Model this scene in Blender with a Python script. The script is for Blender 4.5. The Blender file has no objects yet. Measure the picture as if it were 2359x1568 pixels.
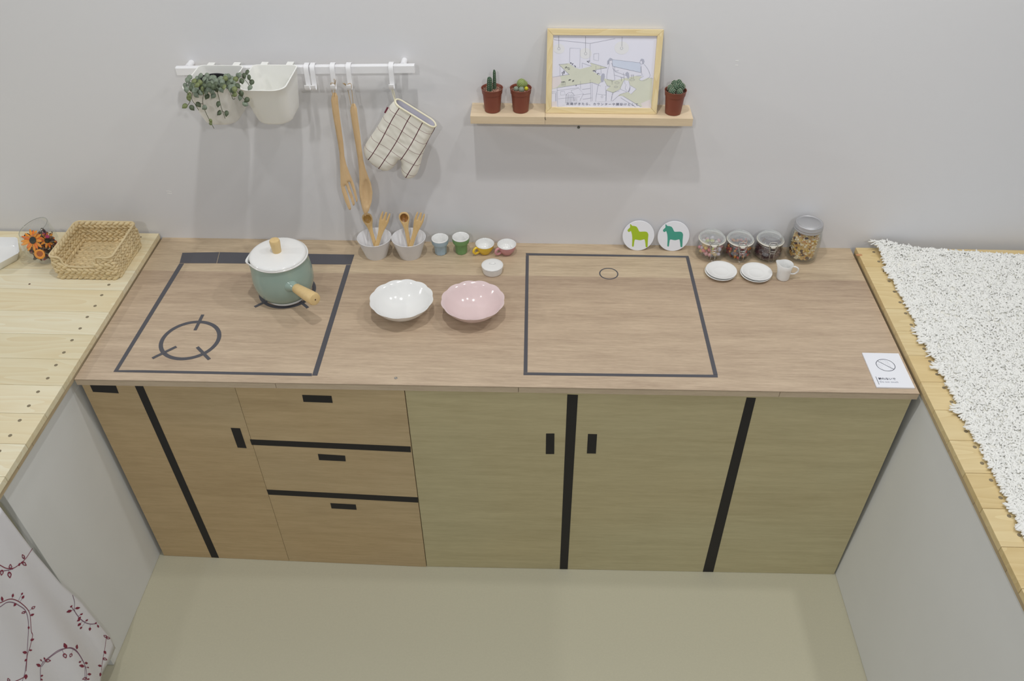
import bpy, bmesh, math, random
from math import sin, cos, pi, sqrt, radians
from mathutils import Vector, Matrix, noise
from mathutils.geometry import delaunay_2d_cdt

random.seed(7)
S = bpy.context.scene
COL = S.collection

# ------------------------------------------------------------------ camera
CAM = Vector((1.24791, -2.24634, 2.3901))
PITCH, YAW, ROLL, FPX = 0.71809, -0.03708, 0.00542, 1904.26
FWD = Vector((sin(YAW) * cos(PITCH), cos(YAW) * cos(PITCH), -sin(PITCH)))
_r = Vector((cos(YAW), -sin(YAW), 0)); _d = FWD.cross(_r)
RX = cos(ROLL) * _r + sin(ROLL) * _d
RD = -sin(ROLL) * _r + cos(ROLL) * _d
cd = bpy.data.cameras.new('camera'); cam = bpy.data.objects.new('camera', cd); COL.objects.link(cam)
cd.sensor_fit = 'HORIZONTAL'; cd.sensor_width = 36.0; cd.lens = FPX / 2359 * 36.0
cd.clip_start = 0.01; cd.clip_end = 60
m = Matrix((RX, -RD, -FWD)).transposed().to_4x4(); m.translation = CAM
cam.matrix_world = m
S.camera = cam

# ------------------------------------------------------------------ world, lamps, exposure
w = bpy.data.worlds.new('hall'); S.world = w; w.use_nodes = True
bg = w.node_tree.nodes['Background']; bg.inputs[0].default_value = (0.92, 0.96, 1.0, 1); bg.inputs[1].default_value = 0.265
def lamp(x, y, z, power, tint=(1, 0.99, 0.975), r=0.055, aim=None, cone=1.9):
    l = bpy.data.lights.new('hall_spotlight', 'SPOT'); l.energy = power; l.color = tint; l.shadow_soft_size = r
    l.spot_size = cone; l.spot_blend = 0.8
    o = bpy.data.objects.new('hall_spotlight', l); COL.objects.link(o); o.location = (x, y, z)
    a = Vector(aim or (1.1, -0.3, 0.85)) - Vector((x, y, z))
    o.rotation_euler = a.to_track_quat('-Z', 'Y').to_euler()
    return o
lamp(1.02, -0.95, 3.65, 70, r=0.045)
lamp(2.05, -1.05, 3.65, 30)
lamp(2.75, -0.50, 3.45, 48, aim=(1.5, -0.3, 0.85))
lamp(-3.4, -0.90, 3.10, 105, aim=(0.2, -0.3, 0.85))
lamp(0.50, -3.90, 3.50, 74)
lamp(2.30, -3.80, 3.50, 74)
lamp(-0.50, -1.60, 3.80, 20)
VS = S.view_settings
VS.view_transform = 'Standard'; VS.look = 'None'; VS.gamma = 1; VS.use_curve_mapping = False; VS.exposure = -0.07

# ------------------------------------------------------------------ measuring rays (photo pixel -> point on a real plane)
def ray(u, v): return FWD + RX * ((u - 1179.5) / FPX) + RD * ((v - 784) / FPX)
def on(u, v, p0, n):
    d = ray(u, v); n = Vector(n); return CAM + d * ((Vector(p0) - CAM).dot(n) / d.dot(n))
def onz(u, v, z=0.85): return on(u, v, (0, 0, z), (0, 0, 1))
def ony(u, v, y=0.0): return on(u, v, (0, y, 0), (0, 1, 0))

# ------------------------------------------------------------------ colour and material helpers
def C(r, g, b, k=1.0):
    f = lambda c: (c / 255 / 12.92 if c / 255 <= 0.04045 else ((c / 255 + 0.055) / 1.055) ** 2.4)
    return (min(f(r) * k, 1), min(f(g) * k, 1), min(f(b) * k, 1), 1)
def newmat(name):
    mt = bpy.data.materials.new(name); mt.use_nodes = True
    return mt, mt.node_tree.nodes, mt.node_tree.links, mt.node_tree.nodes['Principled BSDF']
def mat(name, col, rough=0.5, metal=0.0, spec=0.5, coat=0.0, vary=0.0, vscale=8.0, sub=0.0, bump=0.0, bscale=200.0, stretch=(1, 1, 1)):
    mt, N, L, B = newmat(name)
    B.inputs['Base Color'].default_value = col; B.inputs['Roughness'].default_value = rough
    B.inputs['Metallic'].default_value = metal; B.inputs['Specular IOR Level'].default_value = spec
    B.inputs['Coat Weight'].default_value = coat; B.inputs['Coat Roughness'].default_value = 0.05
    if sub: B.inputs['Subsurface Weight'].default_value = sub; B.inputs['Subsurface Scale'].default_value = 0.01; B.inputs['Subsurface Radius'].default_value = (1, 1, .8)
    if vary or bump:
        g = N.new('ShaderNodeNewGeometry'); mp = N.new('ShaderNodeMapping'); mp.inputs['Scale'].default_value = stretch
        L.new(g.outputs['Position'], mp.inputs['Vector'])
    if vary:
        t = N.new('ShaderNodeTexNoise'); t.inputs['Scale'].default_value = vscale; t.inputs['Detail'].default_value = 4
        L.new(mp.outputs[0], t.inputs['Vector'])
        mx = N.new('ShaderNodeMix'); mx.data_type = 'RGBA'
        mx.inputs[6].default_value = tuple(min(1, c * (1 - vary)) for c in col[:3]) + (1,)
        mx.inputs[7].default_value = tuple(min(1, c * (1 + vary)) for c in col[:3]) + (1,)
        L.new(t.outputs['Fac'], mx.inputs[0]); L.new(mx.outputs[2], B.inputs['Base Color'])
    if bump:
        t2 = N.new('ShaderNodeTexNoise'); t2.inputs['Scale'].default_value = bscale; t2.inputs['Detail'].default_value = 3
        L.new(mp.outputs[0], t2.inputs['Vector'])
        b = N.new('ShaderNodeBump'); b.inputs['Strength'].default_value = bump; b.inputs['Distance'].default_value = 0.002
        L.new(t2.outputs['Fac'], b.inputs['Height']); L.new(b.outputs[0], B.inputs['Normal'])
    return mt
def wood(name, light, dark, axis='X', scale=1.0, rough=0.5, contrast=0.6, rand=0.0, rings=0.0, tones=None, knots=0.0, spec=0.3, coord='pos', tint=None):
    """Long grain along an axis: wide bands, fine fibres, a tone for each piece."""
    mt, N, L, B = newmat(name)
    B.inputs['Roughness'].default_value = rough; B.inputs['Specular IOR Level'].default_value = spec
    if coord == 'pos': g = N.new('ShaderNodeNewGeometry'); src = g.outputs['Position']
    else: g = N.new('ShaderNodeTexCoord'); src = g.outputs['Object']
    inf = N.new('ShaderNodeObjectInfo')
    add = N.new('ShaderNodeVectorMath'); add.operation = 'MULTIPLY_ADD'
    cmb = N.new('ShaderNodeCombineXYZ')
    for i in range(3): L.new(inf.outputs['Random'], cmb.inputs[i])
    L.new(cmb.outputs[0], add.inputs[0]); add.inputs[1].default_value = (9.0 * rand, 5.0 * rand, 7.0 * rand); L.new(src, add.inputs[2])
    st = {'X': (0.07, 1, 1), 'Y': (1, 0.07, 1), 'Z': (1, 1, 0.07)}[axis]
    def nz(sc, det, k, dist=0.0):
        mp = N.new('ShaderNodeMapping'); mp.inputs['Scale'].default_value = tuple(sc * scale * (s ** k) for s in st)
        L.new(add.outputs[0], mp.inputs['Vector'])
        t = N.new('ShaderNodeTexNoise'); t.inputs['Scale'].default_value = 1; t.inputs['Detail'].default_value = det
        t.inputs['Distortion'].default_value = dist
        L.new(mp.outputs[0], t.inputs['Vector']); return t.outputs['Fac']
    a = nz(22, 3, 0.8, 0.6); b = nz(150, 6, 0.95, 0.3); c = nz(520, 3, 0.85)
    def math2(op, x, y):
        n = N.new('ShaderNodeMath'); n.operation = op
        for i, q in enumerate((x, y)):
            if isinstance(q, (int, float)): n.inputs[i].default_value = q
            else: L.new(q, n.inputs[i])
        return n.outputs[0]
    s = math2('ADD', math2('MULTIPLY', a, 0.32), math2('ADD', math2('MULTIPLY', b, 0.42), math2('MULTIPLY', c, 0.26)))
    if rings:
        mp = N.new('ShaderNodeMapping'); mp.inputs['Scale'].default_value = tuple(rings * (q ** 0.75) for q in st)
        L.new(add.outputs[0], mp.inputs['Vector'])
        t = N.new('ShaderNodeTexNoise'); t.inputs['Scale'].default_value = 1; t.inputs['Detail'].default_value = 1; L.new(mp.outputs[0], t.inputs['Vector'])
        fr = math2('FRACT', math2('MULTIPLY', t.outputs['Fac'], 9.0), 0)
        s = math2('ADD', math2('MULTIPLY', s, 0.72), math2('MULTIPLY', fr, 0.28))
    rm = N.new('ShaderNodeMapRange'); rm.inputs[1].default_value = 0.5 - 0.32 * (1 / max(contrast, .05)) * 0.5; rm.inputs[2].default_value = 0.5 + 0.32 * (1 / max(contrast, .05)) * 0.5
    L.new(s, rm.inputs[0])
    mx = N.new('ShaderNodeMix'); mx.data_type = 'RGBA'; mx.inputs[6].default_value = dark; mx.inputs[7].default_value = light
    L.new(rm.outputs[0], mx.inputs[0]); out = mx.outputs[2]
    if tones:   # tone for each piece
        cr = N.new('ShaderNodeValToRGB'); cr.color_ramp.interpolation = 'CONSTANT'
        el = cr.color_ramp.elements
        while len(el) < len(tones): el.new(0.5)
        for i, tn in enumerate(tones): el[i].position = i / len(tones); el[i].color = tn
        L.new(inf.outputs['Random'], cr.inputs[0])
        m2 = N.new('ShaderNodeMix'); m2.data_type = 'RGBA'; m2.blend_type = 'MULTIPLY'; m2.inputs[0].default_value = 1
        L.new(out, m2.inputs[6]); L.new(cr.outputs[0], m2.inputs[7]); out = m2.outputs[2]
    if tint:
        t = N.new('ShaderNodeTexNoise'); t.inputs['Scale'].default_value = 1.7; t.inputs['Detail'].default_value = 2; L.new(add.outputs[0], t.inputs['Vector'])
        rm2 = N.new('ShaderNodeMapRange'); rm2.inputs[1].default_value = 0.38; rm2.inputs[2].default_value = 0.62; L.new(t.outputs['Fac'], rm2.inputs[0])
        c2 = N.new('ShaderNodeMix'); c2.data_type = 'RGBA'; c2.inputs[6].default_value = (1, 1, 1, 1); c2.inputs[7].default_value = tint; L.new(rm2.outputs[0], c2.inputs[0])
        m4 = N.new('ShaderNodeMix'); m4.data_type = 'RGBA'; m4.blend_type = 'MULTIPLY'; m4.inputs[0].default_value = 1; L.new(out, m4.inputs[6]); L.new(c2.outputs[2], m4.inputs[7]); out = m4.outputs[2]
    L.new(out, B.inputs['Base Color'])
    bp = N.new('ShaderNodeBump'); bp.inputs['Strength'].default_value = 0.12; bp.inputs['Distance'].default_value = 0.001
    L.new(b, bp.inputs['Height']); L.new(bp.outputs[0], B.inputs['Normal'])
    return mt
def clear(name, tint=(0.97, 0.98, 0.98, 1), low=0.06, top=0.75, milk=0.0):
    """Clear thin glass: passes light, mirrors at grazing angles."""
    mt = bpy.data.materials.new(name); mt.use_nodes = True
    N, L = mt.node_tree.nodes, mt.node_tree.links; N.clear()
    o = N.new('ShaderNodeOutputMaterial'); mx = N.new('ShaderNodeMixShader'); t = N.new('ShaderNodeBsdfTransparent'); t.inputs[0].default_value = tint
    gl = N.new('ShaderNodeBsdfGlossy'); gl.inputs['Roughness'].default_value = 0.03; gl.inputs[0].default_value = (0.9, 0.92, 0.92, 1)
    lw = N.new('ShaderNodeLayerWeight'); lw.inputs[0].default_value = 0.35
    mr = N.new('ShaderNodeMapRange'); mr.inputs[3].default_value = low; mr.inputs[4].default_value = top
    pw = N.new('ShaderNodeMath'); pw.operation = 'POWER'; pw.inputs[1].default_value = 2.2
    L.new(lw.outputs['Facing'], pw.inputs[0]); L.new(pw.outputs[0], mr.inputs[0]); L.new(mr.outputs[0], mx.inputs[0])
    L.new(t.outputs[0], mx.inputs[1]); L.new(gl.outputs[0], mx.inputs[2])
    if milk:  # white diffuse share paints in the bright reflection the glass lacks
        df = N.new('ShaderNodeBsdfDiffuse'); df.inputs[0].default_value = (0.85, 0.87, 0.87, 1)
        m3 = N.new('ShaderNodeMixShader'); m3.inputs[0].default_value = milk; L.new(mx.outputs[0], m3.inputs[1]); L.new(df.outputs[0], m3.inputs[2]); L.new(m3.outputs[0], o.inputs[0])
    else: L.new(mx.outputs[0], o.inputs[0])
    return mt

# ------------------------------------------------------------------ mesh helpers
class MB:
    def __init__(s): s.v = []; s.f = []; s.mi = []; s.uv = None
    def add(s, vs, fs, mi=0):
        o = len(s.v); s.v += [Vector(p) for p in vs]
        for f in fs: s.f.append(tuple(i + o for i in f)); s.mi.append(mi)
        return s
    def box(s, a, b, mi=0, M=None):
        x0, y0, z0 = a; x1, y1, z1 = b
        vs = [Vector(p) for p in ((x0, y0, z0), (x1, y0, z0), (x1, y1, z0), (x0, y1, z0), (x0, y0, z1), (x1, y0, z1), (x1, y1, z1), (x0, y1, z1))]
        if M: vs = [M @ p for p in vs]
        return s.add(vs, [(0, 3, 2, 1), (4, 5, 6, 7), (0, 1, 5, 4), (1, 2, 6, 5), (2, 3, 7, 6), (3, 0, 4, 7)], mi)
    def prism(s, poly, off, mi=0):
        """poly: 3D points of a flat outline; off: thickness vector."""
        poly = [Vector(p) for p in poly]; off = Vector(off); n = len(poly)
        nm = Vector((0, 0, 0))
        for i in range(n): nm += poly[i].cross(poly[(i + 1) % n])
        if nm.dot(off) > 0: poly = poly[::-1]
        # poly now faces away from off -> base cap outward
        ax = nm.normalized(); ux = ax.orthogonal().normalized(); uy = ax.cross(ux)
        vs = poly + [p + off for p in poly]
        s.add(vs, [], mi); o = len(s.v) - 2 * n
        if n <= 4: tris = [tuple(range(n))]
        else:
            r = delaunay_2d_cdt([Vector((p.dot(ux), p.dot(uy))) for p in poly], [], [list(range(n))], 1, 1e-7)
            if len(r[0]) == n: tris = [tuple(f) for f in r[2]]
            else: tris = [tuple(range(n))]
        for t in tris:
            a, b, c = poly[t[0]], poly[t[1]], poly[t[2]]
            out = (b - a).cross(c - a).dot(off) < 0
            t = t if out else t[::-1]
            s.f.append(tuple(i + o for i in t)); s.mi.append(mi)
            s.f.append(tuple(i + o + n for i in t[::-1])); s.mi.append(mi)
        for i in range(n):
            j = (i + 1) % n
            s.f.append((o + j, o + i, o + n + i, o + n + j)); s.mi.append(mi)
        return s
    def tube(s, pts, r, n=8, closed=False, mi=0, cap=True, flat=1.0):
        pts = [Vector(p) for p in pts]; k = len(pts)
        rs = r if isinstance(r, (list, tuple)) else [r] * k
        o = len(s.v); up = None
        for i, p in enumerate(pts):
            a = pts[(i - 1) % k] if (closed or i > 0) else p
            b = pts[(i + 1) % k] if (closed or i < k - 1) else p
            t = (b - a).normalized()
            if up is None: up = t.orthogonal().normalized()
            up = (up - t * up.dot(t)); up = up.normalized() if up.length > 1e-6 else t.orthogonal().normalized()
            sd = t.cross(up)
            for j in range(n):
                an = 2 * pi * j / n
                s.v.append(p + (up * cos(an) + sd * sin(an) * flat) * rs[i])
        m_ = k if closed else k - 1
        for i in range(m_):
            for j in range(n):
                a = o + i * n + j; b = o + i * n + (j + 1) % n; c = o + ((i + 1) % k) * n + (j + 1) % n; d = o + ((i + 1) % k) * n + j
                s.f.append((a, b, c, d)); s.mi.append(mi)
        if cap and not closed:
            s.f.append(tuple(o + j for j in range(n))[::-1]); s.mi.append(mi)
            s.f.append(tuple(o + (k - 1) * n + j for j in range(n))); s.mi.append(mi)
        return s
    def lathe(s, prof, n=48, c=(0, 0, 0), mi=0, mod=None, M=None):
        """prof: [(r, z)...] bottom/outside first; mod(theta, i, r, z) -> (r, z)."""
        c = Vector(c); o = len(s.v); rows = []
        for i, (r, z) in enumerate(prof):
            if r < 1e-7:
                p = Vector((0, 0, z)); p = (M @ p if M else p) + c
                rows.append([len(s.v)]); s.v.append(p)
            else:
                row = []
                for j in range(n):
                    th = 2 * pi * j / n; rr, zz = (r, z) if not mod else mod(th, i, r, z)
                    p = Vector((rr * cos(th), rr * sin(th), zz)); p = (M @ p if M else p) + c
                    row.append(len(s.v)); s.v.append(p)
                rows.append(row)
        for a, b in zip(rows, rows[1:]):
            for j in range(n):
                k = (j + 1) % n
                if len(a) == 1 and len(b) == 1: continue
                if len(a) == 1: f = (a[0], b[k], b[j])
                elif len(b) == 1: f = (a[j], a[k], b[0])
                else: f = (a[j], a[k], b[k], b[j])
                s.f.append(f); s.mi.append(mi)
        return s
    def blob(s, c, r, M=None, n=8, m_=5, mi=0, sup=1.0):
        c = Vector(c); r = (r, r, r) if isinstance(r, (int, float)) else r
        o = len(s.v); f = []
        vs = [Vector((0, 0, -r[2]))]
        for i in range(1, m_):
            ph = -pi / 2 + pi * i / m_
            for j in range(n):
                th = 2 * pi * j / n; vs.append(Vector((r[0] * cos(ph) * cos(th), r[1] * cos(ph) * sin(th), r[2] * sin(ph))))
        vs.append(Vector((0, 0, r[2])))
        for j in range(n):
            k = (j + 1) % n; f.append((0, 1 + k, 1 + j))
            for i in range(m_ - 2):
                a = 1 + i * n; f.append((a + j, a + k, a + n + k, a + n + j))
            a = 1 + (m_ - 2) * n; f.append((a + j, a + k, len(vs) - 1))
        s.add([(M @ p if M else p) + c for p in vs], f, mi); return s
    def build(s, name, mats, parent=None, smooth=True, ang=35, world=False, bevel=0, loc=None, kind=None, label=None):
        me = bpy.data.meshes.new(name)
        off = Vector((0, 0, 0))
        if world and parent is not None: off = wloc(parent)
        if loc is not None: off = Vector(loc)
        me.from_pydata([tuple(p - off) for p in s.v], [], s.f)
        mats = mats if isinstance(mats, (list, tuple)) else [mats]
        for q in mats: me.materials.append(q)
        if len(mats) > 1: me.polygons.foreach_set('material_index', s.mi)
        if s.uv:
            ul = me.uv_layers.new(name='UVMap')
            for lp in me.loops: ul.data[lp.index].uv = s.uv[lp.vertex_index]
        if smooth:
            me.polygons.foreach_set('use_smooth', [True] * len(me.polygons)); me.set_sharp_from_angle(angle=radians(ang))
        me.update()
        o = bpy.data.objects.new(name, me); COL.objects.link(o)
        if parent is not None: o.parent = parent
        elif loc is not None: o.location = loc
        if bevel:
            b = o.modifiers.new('bevel', 'BEVEL'); b.width = bevel; b.segments = 2; b.limit_method = 'ANGLE'; b.angle_limit = radians(40)
        if kind: o['kind'] = kind
        if label: o['label'] = label
        return o
WL = {}
def wloc(o):
    p = Vector((0, 0, 0))
    while o is not None: p += o.location; o = o.parent
    return p
def thing(name, label, cat, loc=(0, 0, 0), group=None, rot=None):
    o = bpy.data.objects.new(name, None); COL.objects.link(o); o.location = loc; o.empty_display_size = 0.02
    if rot: o.rotation_euler = rot
    o['label'] = label; o['category'] = cat
    if group: o['group'] = group
    return o
def tag(o, label, cat, group=None, kind=None):
    o['label'] = label; o['category'] = cat
    if group: o['group'] = group
    if kind: o['kind'] = kind
    return o
def copy_tree(o, parent=None):
    c = o.copy(); COL.objects.link(c); c.parent = parent
    for ch in [q for q in o.children]: copy_tree(ch, c)
    return c
def smoothline(pts, k=6, closed=False):
    """Catmull-Rom through points (2D or 3D tuples)."""
    P = [Vector(p) for p in pts]; n = len(P); out = []
    for i in range(n if closed else n - 1):
        g = lambda j: P[j % n] if closed else P[max(0, min(n - 1, j))]
        a, b, c, d = g(i - 1), g(i), g(i + 1), g(i + 2)
        for q in range(k):
            t = q / k
            out.append(0.5 * ((2 * b) + (c - a) * t + (2 * a - 5 * b + 4 * c - d) * t * t + (3 * b - a - 3 * c + d) * t * t * t))
    if not closed: out.append(P[-1])
    return out
def inside(p, poly):
    r = False; n = len(poly); x, y = p[0], p[1]
    for i in range(n):
        a, b = poly[i], poly[(i + 1) % n]
        if (a[1] > y) != (b[1] > y) and x < (b[0] - a[0]) * (y - a[1]) / (b[1] - a[1]) + a[0]: r = not r
    return r
def segdist(p, a, b):
    ab = (b[0] - a[0], b[1] - a[1]); ap = (p[0] - a[0], p[1] - a[1]); L2 = ab[0] ** 2 + ab[1] ** 2
    t = max(0, min(1, (ap[0] * ab[0] + ap[1] * ab[1]) / L2)) if L2 else 0
    return math.hypot(ap[0] - t * ab[0], ap[1] - t * ab[1])
def pillow(mb, poly, step, place, thick, D, open_edges=(), both=True, uvf=None, mi=0, prof=0.5):
    """Inflate a 2D outline. place(x, y, h) -> 3D point; h>0 front, h<0 back. Edge i joins poly[i], poly[i+1]; open_edges stay open."""
    n = len(poly)
    pts = [Vector((p[0], p[1])) for p in poly]
    xs = [p.x for p in pts]; ys = [p.y for p in pts]
    y = min(ys); row = 0; inner = []
    closed = [i for i in range(n) if i not in open_edges]
    def dist(p, allb=False):
        return min(segdist(p, pts[i], pts[(i + 1) % n]) for i in (range(n) if allb else closed))
    while y < max(ys):
        x = min(xs) + (step * 0.5 if row % 2 else 0)
        while x < max(xs):
            p = Vector((x, y))
            if inside(p, pts) and dist(p, True) > step * 0.45: inner.append(p)
            x += step
        y += step * 0.866; row += 1
    for fr in (0.12, 0.35):      # rings near the edge
        pass
    r = delaunay_2d_cdt(pts + inner, [], [list(range(n))], 1, 1e-6)
    V2, F2 = r[0], r[2]
    hs = []
    for p in V2:
        d = min(dist(p) / D, 1.0); hs.append(thick * (max(0.0, 1 - (1 - d) ** 2)) ** prof)
    o = len(mb.v); k = len(V2)
    mb.v += [place(p.x, p.y, h) for p, h in zip(V2, hs)] + [place(p.x, p.y, -h) for p, h in zip(V2, hs)]
    if uvf:
        mb.uv = (mb.uv or []) + [uvf(p.x, p.y) for p in V2] * 2
    a, b, c = (mb.v[o + F2[0][i]] for i in range(3))
    front = (place(0, 0, 1) - place(0, 0, 0)); flip = (b - a).cross(c - a).dot(front) < 0
    for f in F2:
        f = tuple(f)[::-1] if flip else tuple(f)
        mb.f.append(tuple(o + i for i in f)); mb.mi.append(mi)
        mb.f.append(tuple(o + k + i for i in f[::-1])); mb.mi.append(mi)
    return hs
def textmesh(name, s, size, material, parent, M, align='LEFT', bold=0.0, spacing=1.0):
    cu = bpy.data.curves.new(name, 'FONT'); cu.body = s; cu.size = size; cu.align_x = align; cu.offset = bold; cu.space_character = spacing; cu.resolution_u = 3
    t = bpy.data.objects.new(name, cu); COL.objects.link(t)
    dg = bpy.context.evaluated_depsgraph_get(); me = bpy.data.meshes.new_from_object(t.evaluated_get(dg))
    bpy.data.objects.remove(t)
    me.transform(M); me.materials.clear(); me.materials.append(material)
    o = bpy.data.objects.new(name, me); COL.objects.link(o); o.parent = parent
    return o

# ------------------------------------------------------------------ materials
M_wall = mat('painted_wall', C(223, 223, 225), 0.75, spec=0.2, vary=0.012, vscale=3, bump=0.10, bscale=90, stretch=(0.35, 1, 1))
M_floor = mat('beige_floor', C(192, 188, 166), 0.8, spec=0.15, vary=0.045, vscale=160, bump=0.1, bscale=300)
M_panel = mat('white_board', C(222, 223, 222), 0.7, spec=0.2, vary=0.02, vscale=9)
M_dark = mat('dark_gap', C(40, 38, 36), 0.9)
M_tapeK = mat('black_tape', C(40, 38, 38), 0.55, spec=0.3, vary=0.1, vscale=12)
M_tapeG = mat('grey_tape', C(82, 82, 88), 0.34, spec=0.5)
M_white = mat('white_ceramic', C(236, 236, 234), 0.12, spec=0.5)
M_whitem = mat('white_melamine', C(226, 226, 228), 0.3, spec=0.4)
M_enamel = mat('white_enamel', C(240, 240, 238), 0.1, spec=0.5)
M_pink = mat('pink_ceramic', C(226, 205, 204), 0.12)
M_teal = mat('sage_enamel', C(152, 172, 162), 0.14)
M_blue = mat('pale_blue_glaze', C(168, 190, 204), 0.4)
M_green = mat('green_glaze', C(118, 160, 104), 0.4)
M_yellow = mat('yellow_glaze', C(236, 200, 66), 0.15)
M_rose = mat('rose_glaze', C(206, 150, 154), 0.15)
M_metalw = mat('white_metal', C(238, 238, 240), 0.3, spec=0.5)
M_plas = mat('white_plastic', C(240, 240, 235), 0.35, spec=0.4, sub=0.15)
M_steel = mat('steel_wire', C(200, 198, 192), 0.25, metal=1.0)
M_lid = mat('brushed_lid', C(190, 190, 192), 0.42, metal=0.6)
M_glass = clear('clear_glass', (0.97, 0.98, 0.98, 1), 0.05, 0.6)
M_glid = clear('lid_glass', (0.95, 0.96, 0.96, 1), 0.25, 0.85, 0.20)  # last value: painted haze standing in for a reflected bright ceiling
M_glass2 = clear('thick_glass', (0.975, 0.98, 0.978, 1), 0.09, 0.55)
M_rubber = mat('cream_rubber', C(238, 234, 222), 0.5)
M_counter = wood('oak_veneer', C(214, 194, 168), C(166, 145, 124), 'X', 0.9, 0.42, 0.72, rings=0)
def leaf_joint(mt, y0, k):
    """The sheet is laid up from two veneer leaves: a yellower one at the wall, a rosier one in front."""
    N, L = mt.node_tree.nodes, mt.node_tree.links; B = N['Principled BSDF']; src = B.inputs['Base Color'].links[0].from_socket
    g = N.new('ShaderNodeNewGeometry'); sp = N.new('ShaderNodeSeparateXYZ'); L.new(g.outputs['Position'], sp.inputs[0])
    lin = N.new('ShaderNodeMath'); lin.operation = 'MULTIPLY_ADD'; lin.inputs[1].default_value = -0.004; L.new(sp.outputs[0], lin.inputs[0]); L.new(sp.outputs[1], lin.inputs[2])
    cr = N.new('ShaderNodeValToRGB'); e = cr.color_ramp.elements
    mr = N.new('ShaderNodeMapRange'); mr.inputs[1].default_value = -0.7; mr.inputs[2].default_value = 0.0; L.new(lin.outputs[0], mr.inputs[0])
    p = (y0 + 0.7) / 0.7
    e[0].position = 0; e[0].color = (1, 1, 1, 1); e[1].position = p - 0.20; e[1].color = (0.97, 0.95, 0.93, 1)
    for q, c in ((p - 0.004, (0.80, 0.765, 0.75, 1)), (p + 0.001, (1.0, 1.01, 0.96, 1)), (1.0, (1.0, 1.0, 0.94, 1))):
        x = e.new(q); x.color = c
    L.new(mr.outputs[0], cr.inputs[0])
    m2 = N.new('ShaderNodeMix'); m2.data_type = 'RGBA'; m2.blend_type = 'MULTIPLY'; m2.inputs[0].default_value = k
    L.new(src, m2.inputs[6]); L.new(cr.outputs[0], m2.inputs[7]); L.new(m2.outputs[2], B.inputs['Base Color'])
leaf_joint(M_counter, -0.182, 1.0)
M_strip = wood('edge_band', C(214, 196, 170), C(180, 160, 136), 'X', 1.4, 0.6, 0.6, rand=1)
M_plyL = wood('warm_plywood', C(204, 182, 144), C(176, 154, 118), 'X', 0.55, 0.55, 0.75, rand=1, tint=(1.0, 0.965, 0.92, 1))
M_plyR = wood('pale_plywood', C(202, 193, 156), C(176, 166, 130), 'X', 0.55, 0.55, 0.75, rand=1, tint=(1.0, 0.965, 0.93, 1))
tn = [(1, 1, 1, 1), (0.93, 0.90, 0.84, 1), (1.0, 0.98, 0.95, 1), (0.97, 0.93, 0.86, 1), (0.99, 0.99, 1.0, 1)]
M_pineL = wood('pale_pine', C(238, 233, 208), C(224, 209, 172), 'X', 0.5, 0.45, 0.5, rand=1, rings=14, tones=tn)
M_pineR = wood('yellow_pine', C(230, 212, 166), C(210, 186, 136), 'X', 0.5, 0.45, 0.5, rand=1, rings=14, tones=tn)
M_batten = wood('finger_jointed_batten', C(196, 178, 146), C(158, 138, 106), 'Y', 0.8, 0.6, 0.8, rand=1)
M_shelf = wood('shelf_wood', C(232, 214, 184), C(210, 188, 156), 'X', 0.7, 0.5, 0.6, rand=1)
M_frame = wood('pine_frame', C(238, 222, 180), C(218, 194, 142), 'X', 0.7, 0.45, 0.5, rand=1, rings=20)
M_frameV = wood('pine_frame_upright', C(238, 222, 180), C(218, 194, 142), 'Z', 0.7, 0.45, 0.5, rand=1, rings=20)
M_beech = wood('beech', C(224, 195, 152), C(202, 168, 124), 'Z', 0.6, 0.5, 0.5)
M_beechH = wood('pale_beech', C(232, 206, 154), C(214, 182, 126), 'Z', 0.8, 0.42, 0.5)
M_bamboo = wood('bamboo', C(220, 190, 138), C(196, 160, 106), 'Z', 1.2, 0.35, 0.6, rand=1)
M_bamdk = wood('dark_olive_wood', C(170, 118, 58), C(96, 60, 26), 'Z', 1.0, 0.3, 0.9)
M_bammid = wood('mid_bamboo', C(188, 150, 84), C(156, 114, 56), 'Z', 1.2, 0.35, 0.6)  # darker bamboo tone for the pale spoon's bowl
M_twine = mat('twine', C(176, 148, 104), 0.9)
M_paper = mat('drawing_paper', C(229, 229, 242), 0.6)
M_card = mat('sign_card', C(238, 240, 246), 0.45)
M_ink = mat('grey_ink', C(120, 122, 140), 0.8)
M_ink2 = mat('dark_ink', C(66, 68, 82), 0.8)
M_pale = mat('pale_ink', C(208, 210, 214), 0.8)
M_terra = mat('terracotta_plastic', C(128, 68, 52), 0.45)
M_soil = mat('gravel', C(160, 122, 104), 0.9, vary=0.5, vscale=500)
M_soil2 = mat('dark_gravel', C(90, 62, 52), 0.9)
M_cactA = mat('dark_cactus', C(58, 84, 62), 0.6, vary=0.2, vscale=150)
M_cactB = mat('lime_cactus', C(126, 142, 78), 0.6, vary=0.2, vscale=150)
M_cactY = mat('yellow_cactus', C(196, 186, 44), 0.6)
M_spine = mat('cactus_wool', C(222, 224, 200), 0.8)
M_lf1 = mat('grey_green_leaf', C(124, 136, 118), 0.55, vary=0.5, vscale=420)
M_lf2 = mat('dark_leaf', C(84, 96, 72), 0.5, vary=0.5, vscale=420)
M_lf3 = mat('lime_leaf', C(118, 128, 82), 0.5, vary=0.4, vscale=420)
M_stem = mat('vine_stem', C(72, 74, 46), 0.7)
M_black = mat('black_plastic', C(28, 28, 32), 0.5)

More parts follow.
